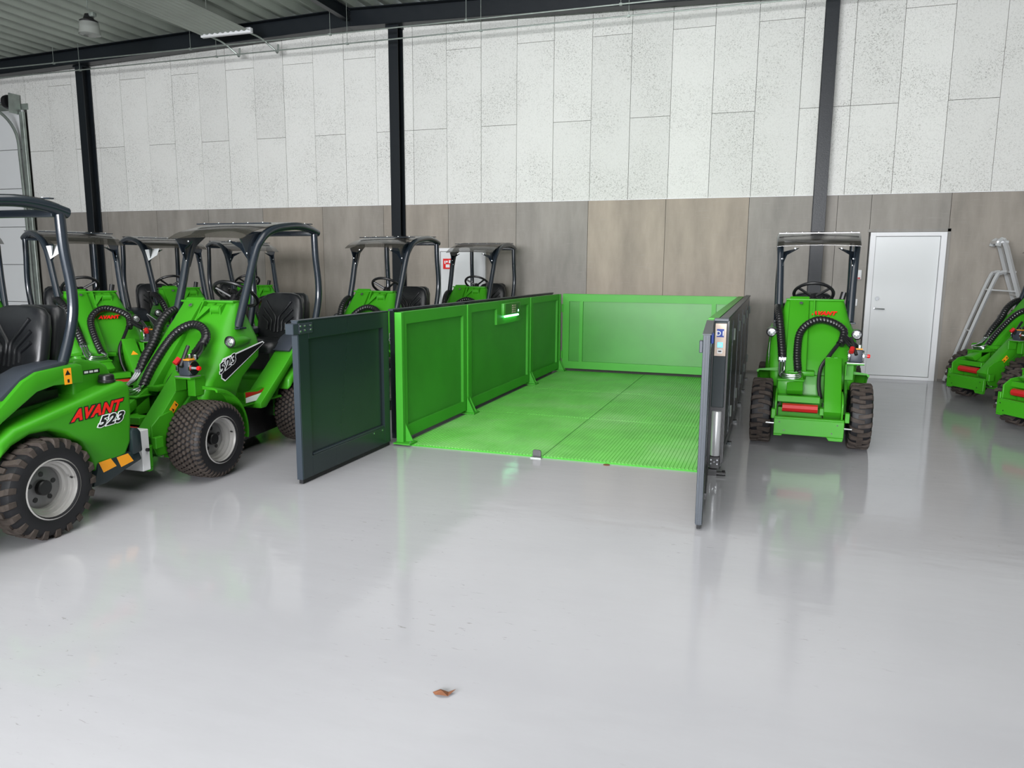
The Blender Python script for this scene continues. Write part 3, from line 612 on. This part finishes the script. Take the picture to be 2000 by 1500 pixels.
    mk.obj('sticker_print', 'black', lo, smooth=False)
    f0 = a0+da*.17+na*.0458
    tri = MB().loft([[Vector((x, 0, 0))+f0+da*u+na*q for x, u in ((.135, .055), (.205, .055), (.17, 0))] for q in (0, .0012)]); tri.obj('warning_triangle', 'yellow', lo, smooth=False)
    # ---- lower tilt frame and coupling plate
    tf = MB().box(-.27, .07, -.30, -.20, .42, .475)
    for xx in (-.285, .235): tf.prism([(-.38, .30), (-.38, .44), (-.30, .50), (-.18, .52), (-.12, .40), (-.2, .22), (-.34, .22)], 'x', xx, xx+.016)
    tf.box(-.26, .24, -.22, -.12, .18, .36); tf.box(.07, .235, -.35, -.22, .33, .39)
    tf.obj('tilt_frame', 'green', t, bevel=.004, seg=1)
    MB().tube([(-.225, -.31, .375), (.055, -.31, .375)], .036, 8).obj('lock_bar', 'red', t, sharp=20)
    cy = MB().tube([(.10, -.24, .42), (.10, -.34, .22)], .012, 8); cy.obj('tilt_rod', 'chrome', t)
    cp = MB().box(-.283, .262, -.43, -.395, .165, .300); cp.box(-.283, .262, -.42, -.36, .295, .312); cp.prism([(.15, .135), (.255, .135), (.262, .165), (.13, .165)], 'y', -.43, -.395); cp.prism([(-.283, .15), (-.22, .15), (-.21, .165), (-.283, .165)], 'y', -.43, -.395)
    for xx in (-.31, .265): cp.box(xx, xx+.035, -.40, -.33, .29, .37)
    cpo = cp.obj('coupling_plate', 'green', t, bevel=.004, seg=1)
    hm = MB()
    for a, b in ((-.24, .27), (-.2, .20), (.21, .27), (.17, .2)): hm.lathe([(0, -.001), (.006, -.001), (.006, .001), (0, .001)], (a, -.431, b), 'y', 8)
    hm.obj('plate_holes', 'black', cpo, smooth=False)
    MB().tube([(-.35, -.37, .245), (.325, -.37, .235)], .008, 8).obj('lock_pin', 'chrome', cpo)
    # ---- fenders
    for s in (-1, 1):
        fm = MB(); ro, c = .37, (.02, .285); N = 14; A = [R(-10+(86+10)*k/N) for k in range(N+1)]
        def pt(a, rr): return (c[0]+rr*math.cos(a), c[1]+rr*math.sin(a))
        sect = [];
        for a in A:
            y_, z_ = pt(a, ro); yi, zi = pt(a, ro-.012)
            sect.append([(s*.27, y_, z_+.02), (s*.44, y_, z_), (s*.462, *pt(a, ro-.012)), (s*.462, *pt(a, ro-.03)), (s*.45, *pt(a, ro-.03)), (s*.44, *pt(a, ro-.014)), (s*.27, yi, zi)])
        fm.loft(sect); fo = fm.obj('fender', 'green', t, sharp=50)
        pl = MB().prism([(-.14, .50), (-.02, .60), (.10, .64), (.28, .60), (.40, .46), (.44, .28), (.30, .30), (.05, .45), (-.1, .40)], 'x', s*.262, s*.282).obj('wheel_house', 'greend', t, smooth=False)
        MB().lathe([(0, .004), (.016, .004), (.016, 0), (0, 0)], (s*.34 if s > 0 else s*.344, -.02+.0, .545), 'x', 14).obj('reflector', 'yellow', t) if s > 0 else None
    MB().box(.30, .36, -.05, .02, .50, .62).obj('marker_bracket', 'green', t, bevel=.004) if False else None
    # ---- hoses, pipes, quick coupler
    hA = wrap_hose([(-.30, .66, 1.15), (-.32, .60, 1.185), (-.315, .47, 1.165), (-.30, .345, 1.085), (-.28, .25, .96), (-.262, .13, .84), (-.25, .06, .745)], .038).obj('spiral_hose', 'hose', t)
    hB = wrap_hose([(-.115, -.06, .655), (-.13, .06, .79), (-.12, .22, .955), (-.06, .28, 1.045), (.04, .31, 1.09), (.15, .29, 1.07), (.24, .22, 1.01), (.235, .15, .93), (.215, .12, .89)], .035).obj('spiral_hose', 'hose', t)
    MB().tube(spline([(.215, .14, .91), (.13, .05, .79), (.07, .0, .69), (.06, -.06, .55), (.08, -.12, .44)], 8), .017, 10).obj('hose', 'hose', t)
    for dx in (-.02, .02): MB().tube(spline([(.235+dx*.5, .17, .97), (.285+dx, .08, .92), (.325+dx*1.5, -.03, .885)], 6), .017, 10).obj('hose', 'hose', t)
    MB().tube([(-.235, .09, .70), (-.245, .24, .86)], .012, 8).obj('hose_end', 'black', t) if False else None
    for k in range(3):
        MB().tube(spline([(-.272+.022*k, .05, .75), (-.272+.022*k, -.01, .69), (-.268+.020*k, -.09, .635+.012*k), (-.245, -.135-.008*k, .612+.016*k), (-.17, -.15-.010*k, .605+.016*k), (-.115, -.145-.008*k, .61+.016*k), (-.090, -.12, .635+.01*k), (-.125+.014*k, -.075, .665)], 6), .0085, 8).obj('hydraulic_pipe', 'chrome', t)
        MB().lathe([(0, -.02), (.014, -.02), (.014, .02), (0, .02)], (-.272+.022*k, .045, .745), 'z', 6).obj('pipe_nut', 'chrome', t)
    qc = MB().box(.285, .385, -.135, -.055, .765, .875).obj('quick_coupler', 'grey', t, bevel=.012)
    for xx in (.275, .385): MB().lathe([(0, -.005), (.045, -.005), (.05, 0), (.05, .012), (0, .012)], (xx-.003, -.095, .82), 'x', 20).obj('coupler_flange', 'chrome', qc)
    MB().box(.29, .38, -.13, -.07, .876, .884).obj('orange_label', 'label', qc, smooth=False)
    for xx in (.31, .36): MB().lathe([(0, 0), (.014, 0), (.014, .03), (.009, .034), (0, .034)], (xx, -.05, .876), 'z', 6).obj('hose_nut', 'chrome', qc)
    kn = MB().tube([(.39, -.095, .82), (.425, -.095, .82)], .010, 8).obj('knob_stem', 'chrome', qc); MB().lathe([(0, 0), (.014, .0), (.017, .01), (.014, .022), (0, .024)], (.42, -.095, .82), 'x', 12).obj('red_knob', 'redp', qc)
    MB().tube([(.33, -.16, .835), (.30, -.06, .94), (.29, -.03, .965)], .014, 8).obj('coupler_lever', 'black', qc); MB().tube([(.30, -.135, .89), (.29, -.17, .855)], .02, 8).obj('dust_cap', 'red', qc)
    br_ = MB().box(.255, .40, -.15, -.04, .745, .757); br_.box(.255, .265, -.15, -.04, .65, .757); br_.box(.262, .33, -.03, .08, .60, .745); br_.obj('coupler_bracket', 'green', t, bevel=.003, seg=1)
    MB().box(.265, .40, -.152, -.045, .757, .764).obj('bracket_plate', 'galv', t, smooth=False)
    # ---- roll cage and roof
    hoop = [(.308, .50, 1.06), (.318, .63, 1.38), (.330, .73, 1.65), (.340, .79, 1.745), (.345, .88, 1.812), (.35, 1.02, 1.855), (.35, 1.28, 1.883), (.35, 1.47, 1.868), (.35, 1.60, 1.838)]
    post = [(.348, 1.553, 1.84), (.350, 1.560, 1.63), (.355, 1.585, 1.40), (.352, 1.575, 1.22), (.345, 1.50, .99), (.34, 1.44, .88)]
    for s in (-1, 1):
        P = spline([(s*x_, y, z) for x_, y, z in hoop], 5)
        rb_ = MB().tube(P, .033, 12).obj('roll_bar', 'slate', t)
        MB().tube(spline([(s*x_, y, z) for x_, y, z in post], 5), .030, 12).obj('rear_post', 'slate', rb_)
        MB().box(s*.308-.045, s*.308+.045, .46, .55, 1.05, 1.065).obj('post_foot', 'slate', rb_, bevel=.004, seg=1)
        gs = MB().prism([(.69, 1.54), (.72, 1.53), (.80, 1.70), (.92, 1.78), (.90, 1.83), (.62, 1.765), (.575, 1.75), (.60, 1.72)], 'x', s*.305, s*.313); gs.obj('gusset_plate', 'slate', rb_, smooth=False)
        gs2 = MB().loft([[(s*.325, .69, 1.54), (s*.338, .75, 1.70), (s*.17, .60, 1.74), (s*.27, .62, 1.68)], [(s*.325, .70, 1.535), (s*.338, .76, 1.695), (s*.17, .61, 1.735), (s*.27, .63, 1.675)]]); gs2.obj('corner_gusset', 'slate', rb_, smooth=False)
        gb = MB()
        for y, z in ((.605, 1.735), (.66, 1.64), (.69, 1.58)): gb.lathe([(0, -.006), (.009, -.004), (.009, .002), (0, .002)], (s*(.20 if z > 1.7 else .31), y-.012, z), 'y', 8)
        gb.obj('bolt', 'chrome', rb_)
    yz = [(.545, 1.755), (.62, 1.792), (.72, 1.826), (.86, 1.858), (1.02, 1.888), (1.28, 1.917), (1.45, 1.907), (1.55, 1.885)]
    yz = [(p.x, p.y) for p in spline([(a, b, 0) for a, b in yz], 3)]
    rings = []
    for y, z in yz:
        q = [(x, y, z+.012*(1-(x/.36)**2)*(1 if y < .9 else .4)) for x in [-.36+.72*k/12 for k in range(13)]]
        rings.append(q+[(a, b, c-.005) for a, b, c in q[::-1]])
    MB().loft(rings).obj('roof_sheet', 'smoke', t, sharp=30)
    for y, z in ((.90, 1.88), (1.50, 1.905)):
        rl_ = MB().box(-.36, .36, y-.016, y+.016, z+.004, z+.012).obj('roof_rail', 'slate', t, smooth=False)
        bt = MB()
        for k in range(5): bt.lathe([(0, .018), (.007, .016), (.009, .010), (0, .010)], (-.29+.145*k, y, z+.002), 'z', 8)
        bt.obj('bolt', 'chrome', rl_)
    MB().box(-.35, .35, 1.50, 1.53, 1.81, 1.855).obj('rear_cross_bar', 'slate', t, bevel=.008)
    # ---- steering and controls
    sc = Vector((-.01, .90, 1.305)); ax = Vector((0, .58, .8)).normalized(); e1 = Vector((1, 0, 0)); e2 = ax.cross(e1)
    sw = MB().tube([sc+e1*.18*math.cos(2*math.pi*k/28)+e2*.18*math.sin(2*math.pi*k/28) for k in range(28)], .0155, 8, closed=True)
    for k in (90, 215, 325): sw.tube([sc-ax*.04, sc+e1*.17*math.cos(R(k))+e2*.17*math.sin(R(k))], .013, 6)
    sw.tube([sc-ax*.06, sc-ax*.02], .035, 12); swo = sw.obj('steering_wheel', 'black', t)
    kp = sc+e1*.10+e2*.15; MB().tube([kp, kp+ax*.03, kp+ax*.06], [.012, .026, .018], 10).obj('steering_knob', 'black', swo)
    MB().tube([sc-ax*.05, sc-ax*.34], .03, 10).obj('steering_column', 'black', t)
    MB().box(-.26, .26, .56, .72, .98, 1.235).obj('dashboard', 'black', t, bevel=.03, seg=3)
    MB().tube([(.22, .66, 1.2), (.25, .68, 1.33)], .026, 10).obj('control_grip', 'black', t)
    MB().tube(spline([(-.24, 1.0, .9), (-.26, .96, 1.1), (-.25, .93, 1.20)], 4), [.008]*8+[.016], 8).obj('control_lever', 'black', t) if False else MB().tube([(-.24, 1.0, .88), (-.26, .95, 1.16)], .009, 8).obj('control_lever', 'black', t)
    MB().tube([(-.26, .955, 1.13), (-.265, .94, 1.21)], .02, 10).obj('lever_knob', 'black', t)
    # ---- seat
    stt = MB().loft([rrect(.23, 1.02, 1.52, .09, z) if True else None for z in (.80, .84)]+[rrect(.215, 1.04, 1.50, .09, .885), rrect(.19, 1.07, 1.48, .08, .90)]).obj('seat', 'seat', t, sharp=70)
    br = MB(); BK = [(.90, .20), (.93, .225), (1.0, .232), (1.15, .228), (1.24, .205), (1.28, .165), (1.297, .10)]
    rings = []
    for z, hw in BK:
        y = 1.46+(z-.9)*.22; q = []
        for k in range(24):
            a = 2*math.pi*k/24; ca, sa = math.cos(a), math.sin(a)
            q.append((hw*math.copysign(abs(ca)**.5, ca), y+.055*math.copysign(abs(sa)**.6, sa)*(1 if z < 1.27 else .7), z))
        rings.append(q)
    bk = br.loft(rings).obj('backrest', 'seat', t, sharp=70)
    rbm = MB()
    def bf(x, z): return (x, 1.46+(z-.9)*.22-.056, z)
    for s in (-1, 1):
        for k, (xb, zm, xt, zt) in enumerate(((.018, 1.08, .135, 1.225), (.058, 1.05, .155, 1.155), (.095, 1.03, .165, 1.09))):
            rbm.tube(spline([bf(s*xb, .945+.012*k), bf(s*xb, .99), bf(s*xb, zm), bf(s*(xb+(xt-xb)*.5), (zm+zt)/2), bf(s*xt, zt)], 4), .0115, 8)
    rbm.obj('seat_ribs', 'seat', bk)
    pd = MB().loft([rrect(hw, 1.60+(z-.9)*.16-d, 1.60+(z-.9)*.16+d, .04, z) for z, hw, d in ((.88, .17, .05), (.91, .195, .062), (1.05, .20, .065), (1.2, .195, .06), (1.27, .175, .05), (1.295, .14, .035))]).obj('rear_seat_pad', 'seat', t, sharp=70)
    MB().box(.235, .285, 1.36, 1.45, .88, .945).obj('belt_buckle', 'black', t, bevel=.01)
    MB().tube(spline([(.20, 1.45, .93), (.26, 1.42, .93), (.29, 1.40, .86)], 4), .012, 6).obj('seat_belt', 'black', t)
    MB().prism([(1.0, .66), (1.0, .80), (1.55, .80), (1.55, .66)], 'x', -.22, .22).obj('seat_base', 'black', t, smooth=False)
    # ---- foot well and rear guards
    fw = MB().box(-.34, .34, .42, .98, .435, .45); fw.prism([(.95, .44), (.98, .44), (1.12, .80), (1.09, .80)], 'x', -.30, .30); fw.box(-.3, .3, .44, .47, .45, .75); fw.obj('foot_well', 'green', t, smooth=False)
    MB().prism([(.45, .10), (.45, .43), (1.0, .43), (1.2, .40), (1.2, .14)], 'x', -.20, .20).obj('articulation_frame', 'black', t, bevel=.01)
    stp = MB().prism([(.50, .452), (.50, .545), (.72, .56), (.78, .50), (.70, .46)], 'x', .335, .341)
    MB().prism([(.51, .46), (.51, .50), (.74, .515), (.70, .46)], 'x', .341, .343).obj('step_sticker', 'whites', t, smooth=False); MB().prism([(.51, .503), (.51, .545), (.66, .53), (.76, .548), (.755, .52)], 'x', .341, .343).obj('step_sticker', 'red', t, smooth=False)
    stp.obj('step_side', 'green', t, smooth=False)
    for s in (-1, 1):
        a, b = sorted((s*.215, s*.40))
        g1 = MB().prism([(.62, .445), (.95, .70), (1.19, .905), (1.28, .945), (1.54, .965), (1.575, .95), (1.575, .845), (1.38, .855), (1.27, .835), (1.05, .70), (.69, .40), (.62, .40)], 'x', a, b).obj('rear_guard', 'green', t, bevel=.008)
        aa, bb_ = sorted((s*.20, s*.375))
        MB().prism([(1.06, .825), (1.2, .93), (1.29, .965), (1.50, .985), (1.46, .93), (1.3, .92), (1.2, .885), (1.1, .80)], 'x', aa, bb_).obj('rubber_mat', 'grey', t, bevel=.006)
        xs_ = s*.4005; xs2 = s*.4015
        MB().box(min(xs_, xs2), max(xs_, xs2), 1.445, 1.495, .85, .945).obj('warning_sticker', 'yellow', g1, smooth=False)
        sp = MB(); sp.prism([(1.452, .905), (1.488, .905), (1.47, .935)], 'x', s*.4015, s*.4022); sp.box(min(s*.4015, s*.4022), max(s*.4015, s*.4022), 1.465, 1.478, .86, .88); sp.obj('sticker_print', 'black', g1, smooth=False)
        q1 = Vector((0, 1.12, .853)); dq = Vector((0, -.24, -.205)).normalized(); nq = Vector((0, dq.z, -dq.y))
        MB().loft([[q1+Vector((x, 0, 0))+dq*u+nq*e for x, u in ((s*.235, .0), (s*.37, .0), (s*.37, .05), (s*.235, .05))] for e in (.004, .0065)]).obj('warning_sticker', 'yellow', g1, smooth=False)
    # ---- rear hood
    arch = [(WB+.335*math.cos(R(a)), .275+.335*math.sin(R(a))) for a in (0, 20, 40, 60, 80, 100, 120, 140)]
    hood = MB().prism([(1.60, .275)]+arch[1:]+[(1.0, .60), (1.10, .66), (1.36, .715), (1.60, .765), (1.80, .812), (1.865, .818), (1.905, .775), (1.90, .60), (1.88, .42), (1.83, .335), (1.66, .285)], 'x', -.42, .42)
    ho = hood.obj('rear_hood', 'green', t, bevel=.035, seg=4, sharp=60)
    MB().prism([(1.05, .25), (1.05, .70), (1.5, .75), (1.87, .78), (1.86, .35), (1.6, .22)], 'x', -.25, .25).obj('engine_block', 'greend', t, smooth=False)
    MB().prism([(1.585, .74), (1.60, .965), (1.66, .972), (1.80, .94), (1.845, .91), (1.90, .80), (1.89, .74)], 'x', -.30, .30).obj('hood_top', 'green', t, bevel=.018, seg=3)
    MB().lathe([(0, 0), (.05, 0), (.052, .012), (.046, .016), (.044, .042), (.038, .048), (0, .048)], (.345, 1.79, .815), 'z', 24).obj('filler_cap', 'black', t)
    MB().box(.3002, .3012, 1.665, 1.785, .875, .90).obj('small_label', 'black', t, smooth=False)
    for k in range(3): MB().box(.3012, .3016, 1.672+.036*k, 1.70+.036*k, .881, .894).obj('label_print', 'whites', t, smooth=False)
    bu = MB().prism([(1.56, .20), (1.60, .30), (1.60, .345), (1.86, .355), (1.93, .345), (1.95, .285), (1.82, .25), (1.66, .20)], 'x', -.425, .425); bu.obj('rear_bumper', 'anth', t, bevel=.012)
    for s in (-1, 1):
        a, b = sorted((s*.37, s*.435)); MB().prism([(1.87, .33), (1.87, .485), (1.885, .505), (1.925, .50), (1.945, .47), (1.95, .34)], 'x', a, b).obj('bumper_horn', 'anth', t, bevel=.012)
        for u, v_ in ((1.63, .04), (1.765, .045)):
            MB().prism([(u-.02, .345), (u+.07, .35), (u+.11, .292), (u+.01, .275)], 'x', s*.4255, s*.4265).obj('yellow_stripe', 'yellow', t, smooth=False)
    # ---- lettering
    for s in (-1, 1):
        x = s*.4215; up = Vector((0, -.17*s*1, .98)) if False else Vector((0, -.21, .98))
        up = Vector((0, -.03, 1)); ra = Vector((0, s*1.0, s*.03))
        org = Vector((x, 1.455 if s > 0 else 1.76, .632 if s > 0 else .640))
        text('lettering', 'AVANT', .090, frame(org, ra, up), 'black', t, offset=.010, shear=.45, xs=1.08)
        text('lettering', 'AVANT', .090, frame(org+Vector((s*.0014, 0, 0)), ra, up), 'redp', t, offset=.004, shear=.45, xs=1.08)
        o2 = Vector((x+s*.003, 1.625 if s > 0 else 1.88, .563 if s > 0 else .570))
        text('lettering', '523', .085, frame(o2, ra, up), 'whites', t, offset=.008, shear=.45, xs=1.35)
        text('lettering', '523', .085, frame(o2+Vector((s*.0014, 0, 0)), ra, up), 'black', t, offset=.003, shear=.45, xs=1.35)
        # front side decal
        xx = s*.3705
        def quad(m_, P_, dx): MB().prism(P_, 'x', xx+s*dx, xx+s*(dx+.001)).obj('model_decal', m_, t, smooth=False)
        quad('whites', [(.205, .815), (.235, .850), (.715, .940), (.738, .925), (.245, .675), (.205, .700)], 0)
        quad('black', [(.213, .812), (.240, .838), (.712, .930), (.726, .924), (.247, .686), (.213, .706)], .0012)
        ang = R(22); ra = Vector((0, s*math.cos(ang), s*math.sin(ang))); up = Vector((0, -math.sin(ang), math.cos(ang)))
        if s < 0: ra = Vector((0, -math.cos(ang), -math.sin(ang)))
        org = Vector((xx+s*.003, .185 if s > 0 else .40, .735 if s > 0 else .82))
        text('lettering', '523', .095, frame(org, ra, up), 'whites', t, offset=.007, shear=.35, xs=1.35)
        text('lettering', '523', .095, frame(org+Vector((s*.001, 0, 0)), ra, up), 'black', t, offset=.002, shear=.35, xs=1.35)
    n_ = Vector((0, -.88, .47))
    text('front_lettering', 'AVANT', .055, frame((-.02, fy(1.13)-.022, 1.13), (1, 0, 0), (0, .677, .736)), 'redp', t, offset=.003, shear=.35, ext=.004)
    for s in (-1, 1):
        wheel(t, s, 0, tyres, .52 if tyres == 'turf' else .485)
        wheel(t, s, WB, tyres, .52 if tyres == 'turf' else .485)
    return t
LD = make_loader('lug')
# second build only differs in tyres; share everything else
bpy.context.view_layer.update()
KIDS = {}
for o in bpy.data.objects: KIDS.setdefault(o, [])
for o in bpy.data.objects:
    if o.parent: KIDS[o.parent].append(o)
def place(o, x, y, rz, label, group=None):
    o.location = (x, y, 0); o.rotation_euler = (0, 0, R(rz)); tag(o, label, 'loader', group); return o
def dup(x, y, rz, label, tyres='lug'):
    c = copy_tree(LD); place(c, x, y, rz, label, 'green compact loaders parked in the hall')
    if tyres == 'turf':
        me, tr, w_ = TY['turf']
        for ch in c.children_recursive if False else [q for q in bpy.data.objects if q.parent == c and q.name.startswith('wheel') and not q.name.startswith('wheel_h')]:
            ch.data = me; ch.location.x = math.copysign(.52, ch.location.x)
            for g_ in [q for q in bpy.data.objects if q.parent == ch and q.name.startswith('tread')]: g_.data = tr
    return c
place(LD, -4.20, 1.80, 0, 'green loader cut off at the left edge, rear wheel nearest the camera', 'green compact loaders parked in the hall')
t2 = dup(-4.17, 4.37, 0, 'green loader with knobbly turf tyres parked behind the dark open gate, facing left', 'turf')
t3 = dup(-4.20, 7.15, 0, 'green loader half hidden behind the green lift wall, canopy in front of the middle column')
t4 = dup(-3.99, 9.62, 0, 'green loader behind the far lift wall, its canopy in front of the white door')
rt = dup(.496, 6.96, -2.5, 'green loader facing the camera alone on the right of the lift')
p_ = dup(-6.27, 5.94, 63, 'green loader behind the nearest black seat, nose turned right, orange triangle on its arm')
q_ = dup(-6.51, 7.50, 62, 'middle green loader of the back row, white paper on canopy, right of the left column')
r_ = dup(-6.53, 8.95, 56, 'rearmost green loader of the back row, canopy close to the cement wall')
s_ = dup(-7.15, 5.25, 63, 'green loader at the left image edge, only canopy and dark steering wheel showing')
x1 = dup(2.76, 10.10, -60, 'green loader at the right beside the ladder, coupling plate turned to the camera')
x2 = dup(2.80, 8.25, -60, 'green loader cut off by the right image edge, only plate and wheel showing')
for o in [q for q in bpy.data.objects if q.name.startswith('warning_triangle')]:
    if o.parent.parent != p_: bpy.data.objects.remove(o)
for o in [q for q in bpy.data.objects if q.name.startswith('front_lettering')]:
    if o.parent in (LD, t2, t3, t4, x1, x2): bpy.data.objects.remove(o)
    elif o.parent != rt: o.location = (.0, -.135, -.145)
for o in [q for q in bpy.data.objects if q.name.split('.')[0] in ('boom_pivot', 'face_gusset')]:
    if o.parent.parent == rt: bpy.data.objects.remove(o)
# white primed adapter on the nose of the turf-tyred loader
wa = MB().prism([(-.16, -.50), (.275, -.50), (.275, -.433), (-.16, -.433)], 'z', .155, .44)
wo = wa.obj('adapter_plate', 'white', t2, bevel=.004, seg=1); tag(wo, 'white primed adapter plate')
MB().lathe([(0, .02), (.012, .018), (.012, 0), (0, 0)], (.275, -.46, .30), 'x', 10).obj('adapter_bolt', 'black', wo)
# white protective paper on two roof gussets
for q in (p_, q_):
    MB().loft([[(-.33, .66, 1.60), (-.345, .715, 1.735), (-.22, .575, 1.755), (-.25, .585, 1.67)], [(-.33, .655, 1.60), (-.345, .71, 1.735), (-.22, .57, 1.755), (-.25, .58, 1.67)]]).obj('protective_paper', 'whites', q, smooth=False)
# ladder leaning by the wall
la = empty('step_ladder', (2.71, 11.26, 0), 0, 'aluminium step ladder standing open against the cement wall at the right', 'ladder')
def rail_(name, a, b, wdt=.03): 
    o = MB().tube([a, b] if not isinstance(a, list) else a, wdt, 4); return o.obj(name, 'alu', la, sharp=20)
for dy in (0, .27):
    rail_('rear_leg', spline([(.37, .08+dy, 1.52), (.31, .08+dy, 1.51), (.25, .08+dy, 1.42), (.03, .07+dy, .72), (-.17, .06+dy, .02)], 4), None, .026)
    rail_('front_leg', spline([(.25, .10+dy, 1.86), (.27, .10+dy, 1.92), (.33, .10+dy, 1.90), (.47, .10+dy, 1.46), (.69, .10+dy, .80), (.95, .10+dy, .02)], 4), None, .033)
for t_ in (.2, .36, .52, .68, .84): 
    x_, z_ = .33+(.95-.33)*t_, 1.90-1.88*t_; MB().box(x_-.04, x_+.04, .10, .37, z_-.012, z_+.012).obj('tread_step', 'alu', la, bevel=.004, seg=1)
for x_, z_ in ((.21, 1.29), (.035, .74), (-.11, .23)): MB().tube([(x_, .07, z_), (x_, .34, z_)], .011, 8).obj('cross_rod', 'alu', la)
MB().tube([(.21, .07, 1.29), (.53, .10, 1.27)], .010, 6).obj('spreader_bar', 'alu', la)
MB().box(.23, .37, .08, .39, 1.89, 1.93).obj('top_tray', 'alu', la, bevel=.01)
for o in bpy.data.objects:
    if o.type == 'MESH' and o.name.split('.')[0] in ('tread', 'bolt_recesses', 'bolt', 'keypad', 'plate_holes', 'label_print', 'sticker_print', 'seat_ribs', 'button_mark', 'pictogram') and len(o.data.polygons) > 12: o['kind'] = 'stuff'
print('TRIS', sum(len(m_.loop_triangles) if m_.loop_triangles else len(m_.polygons)*2 for m_ in bpy.data.meshes), 'OBJS', len(bpy.data.objects))
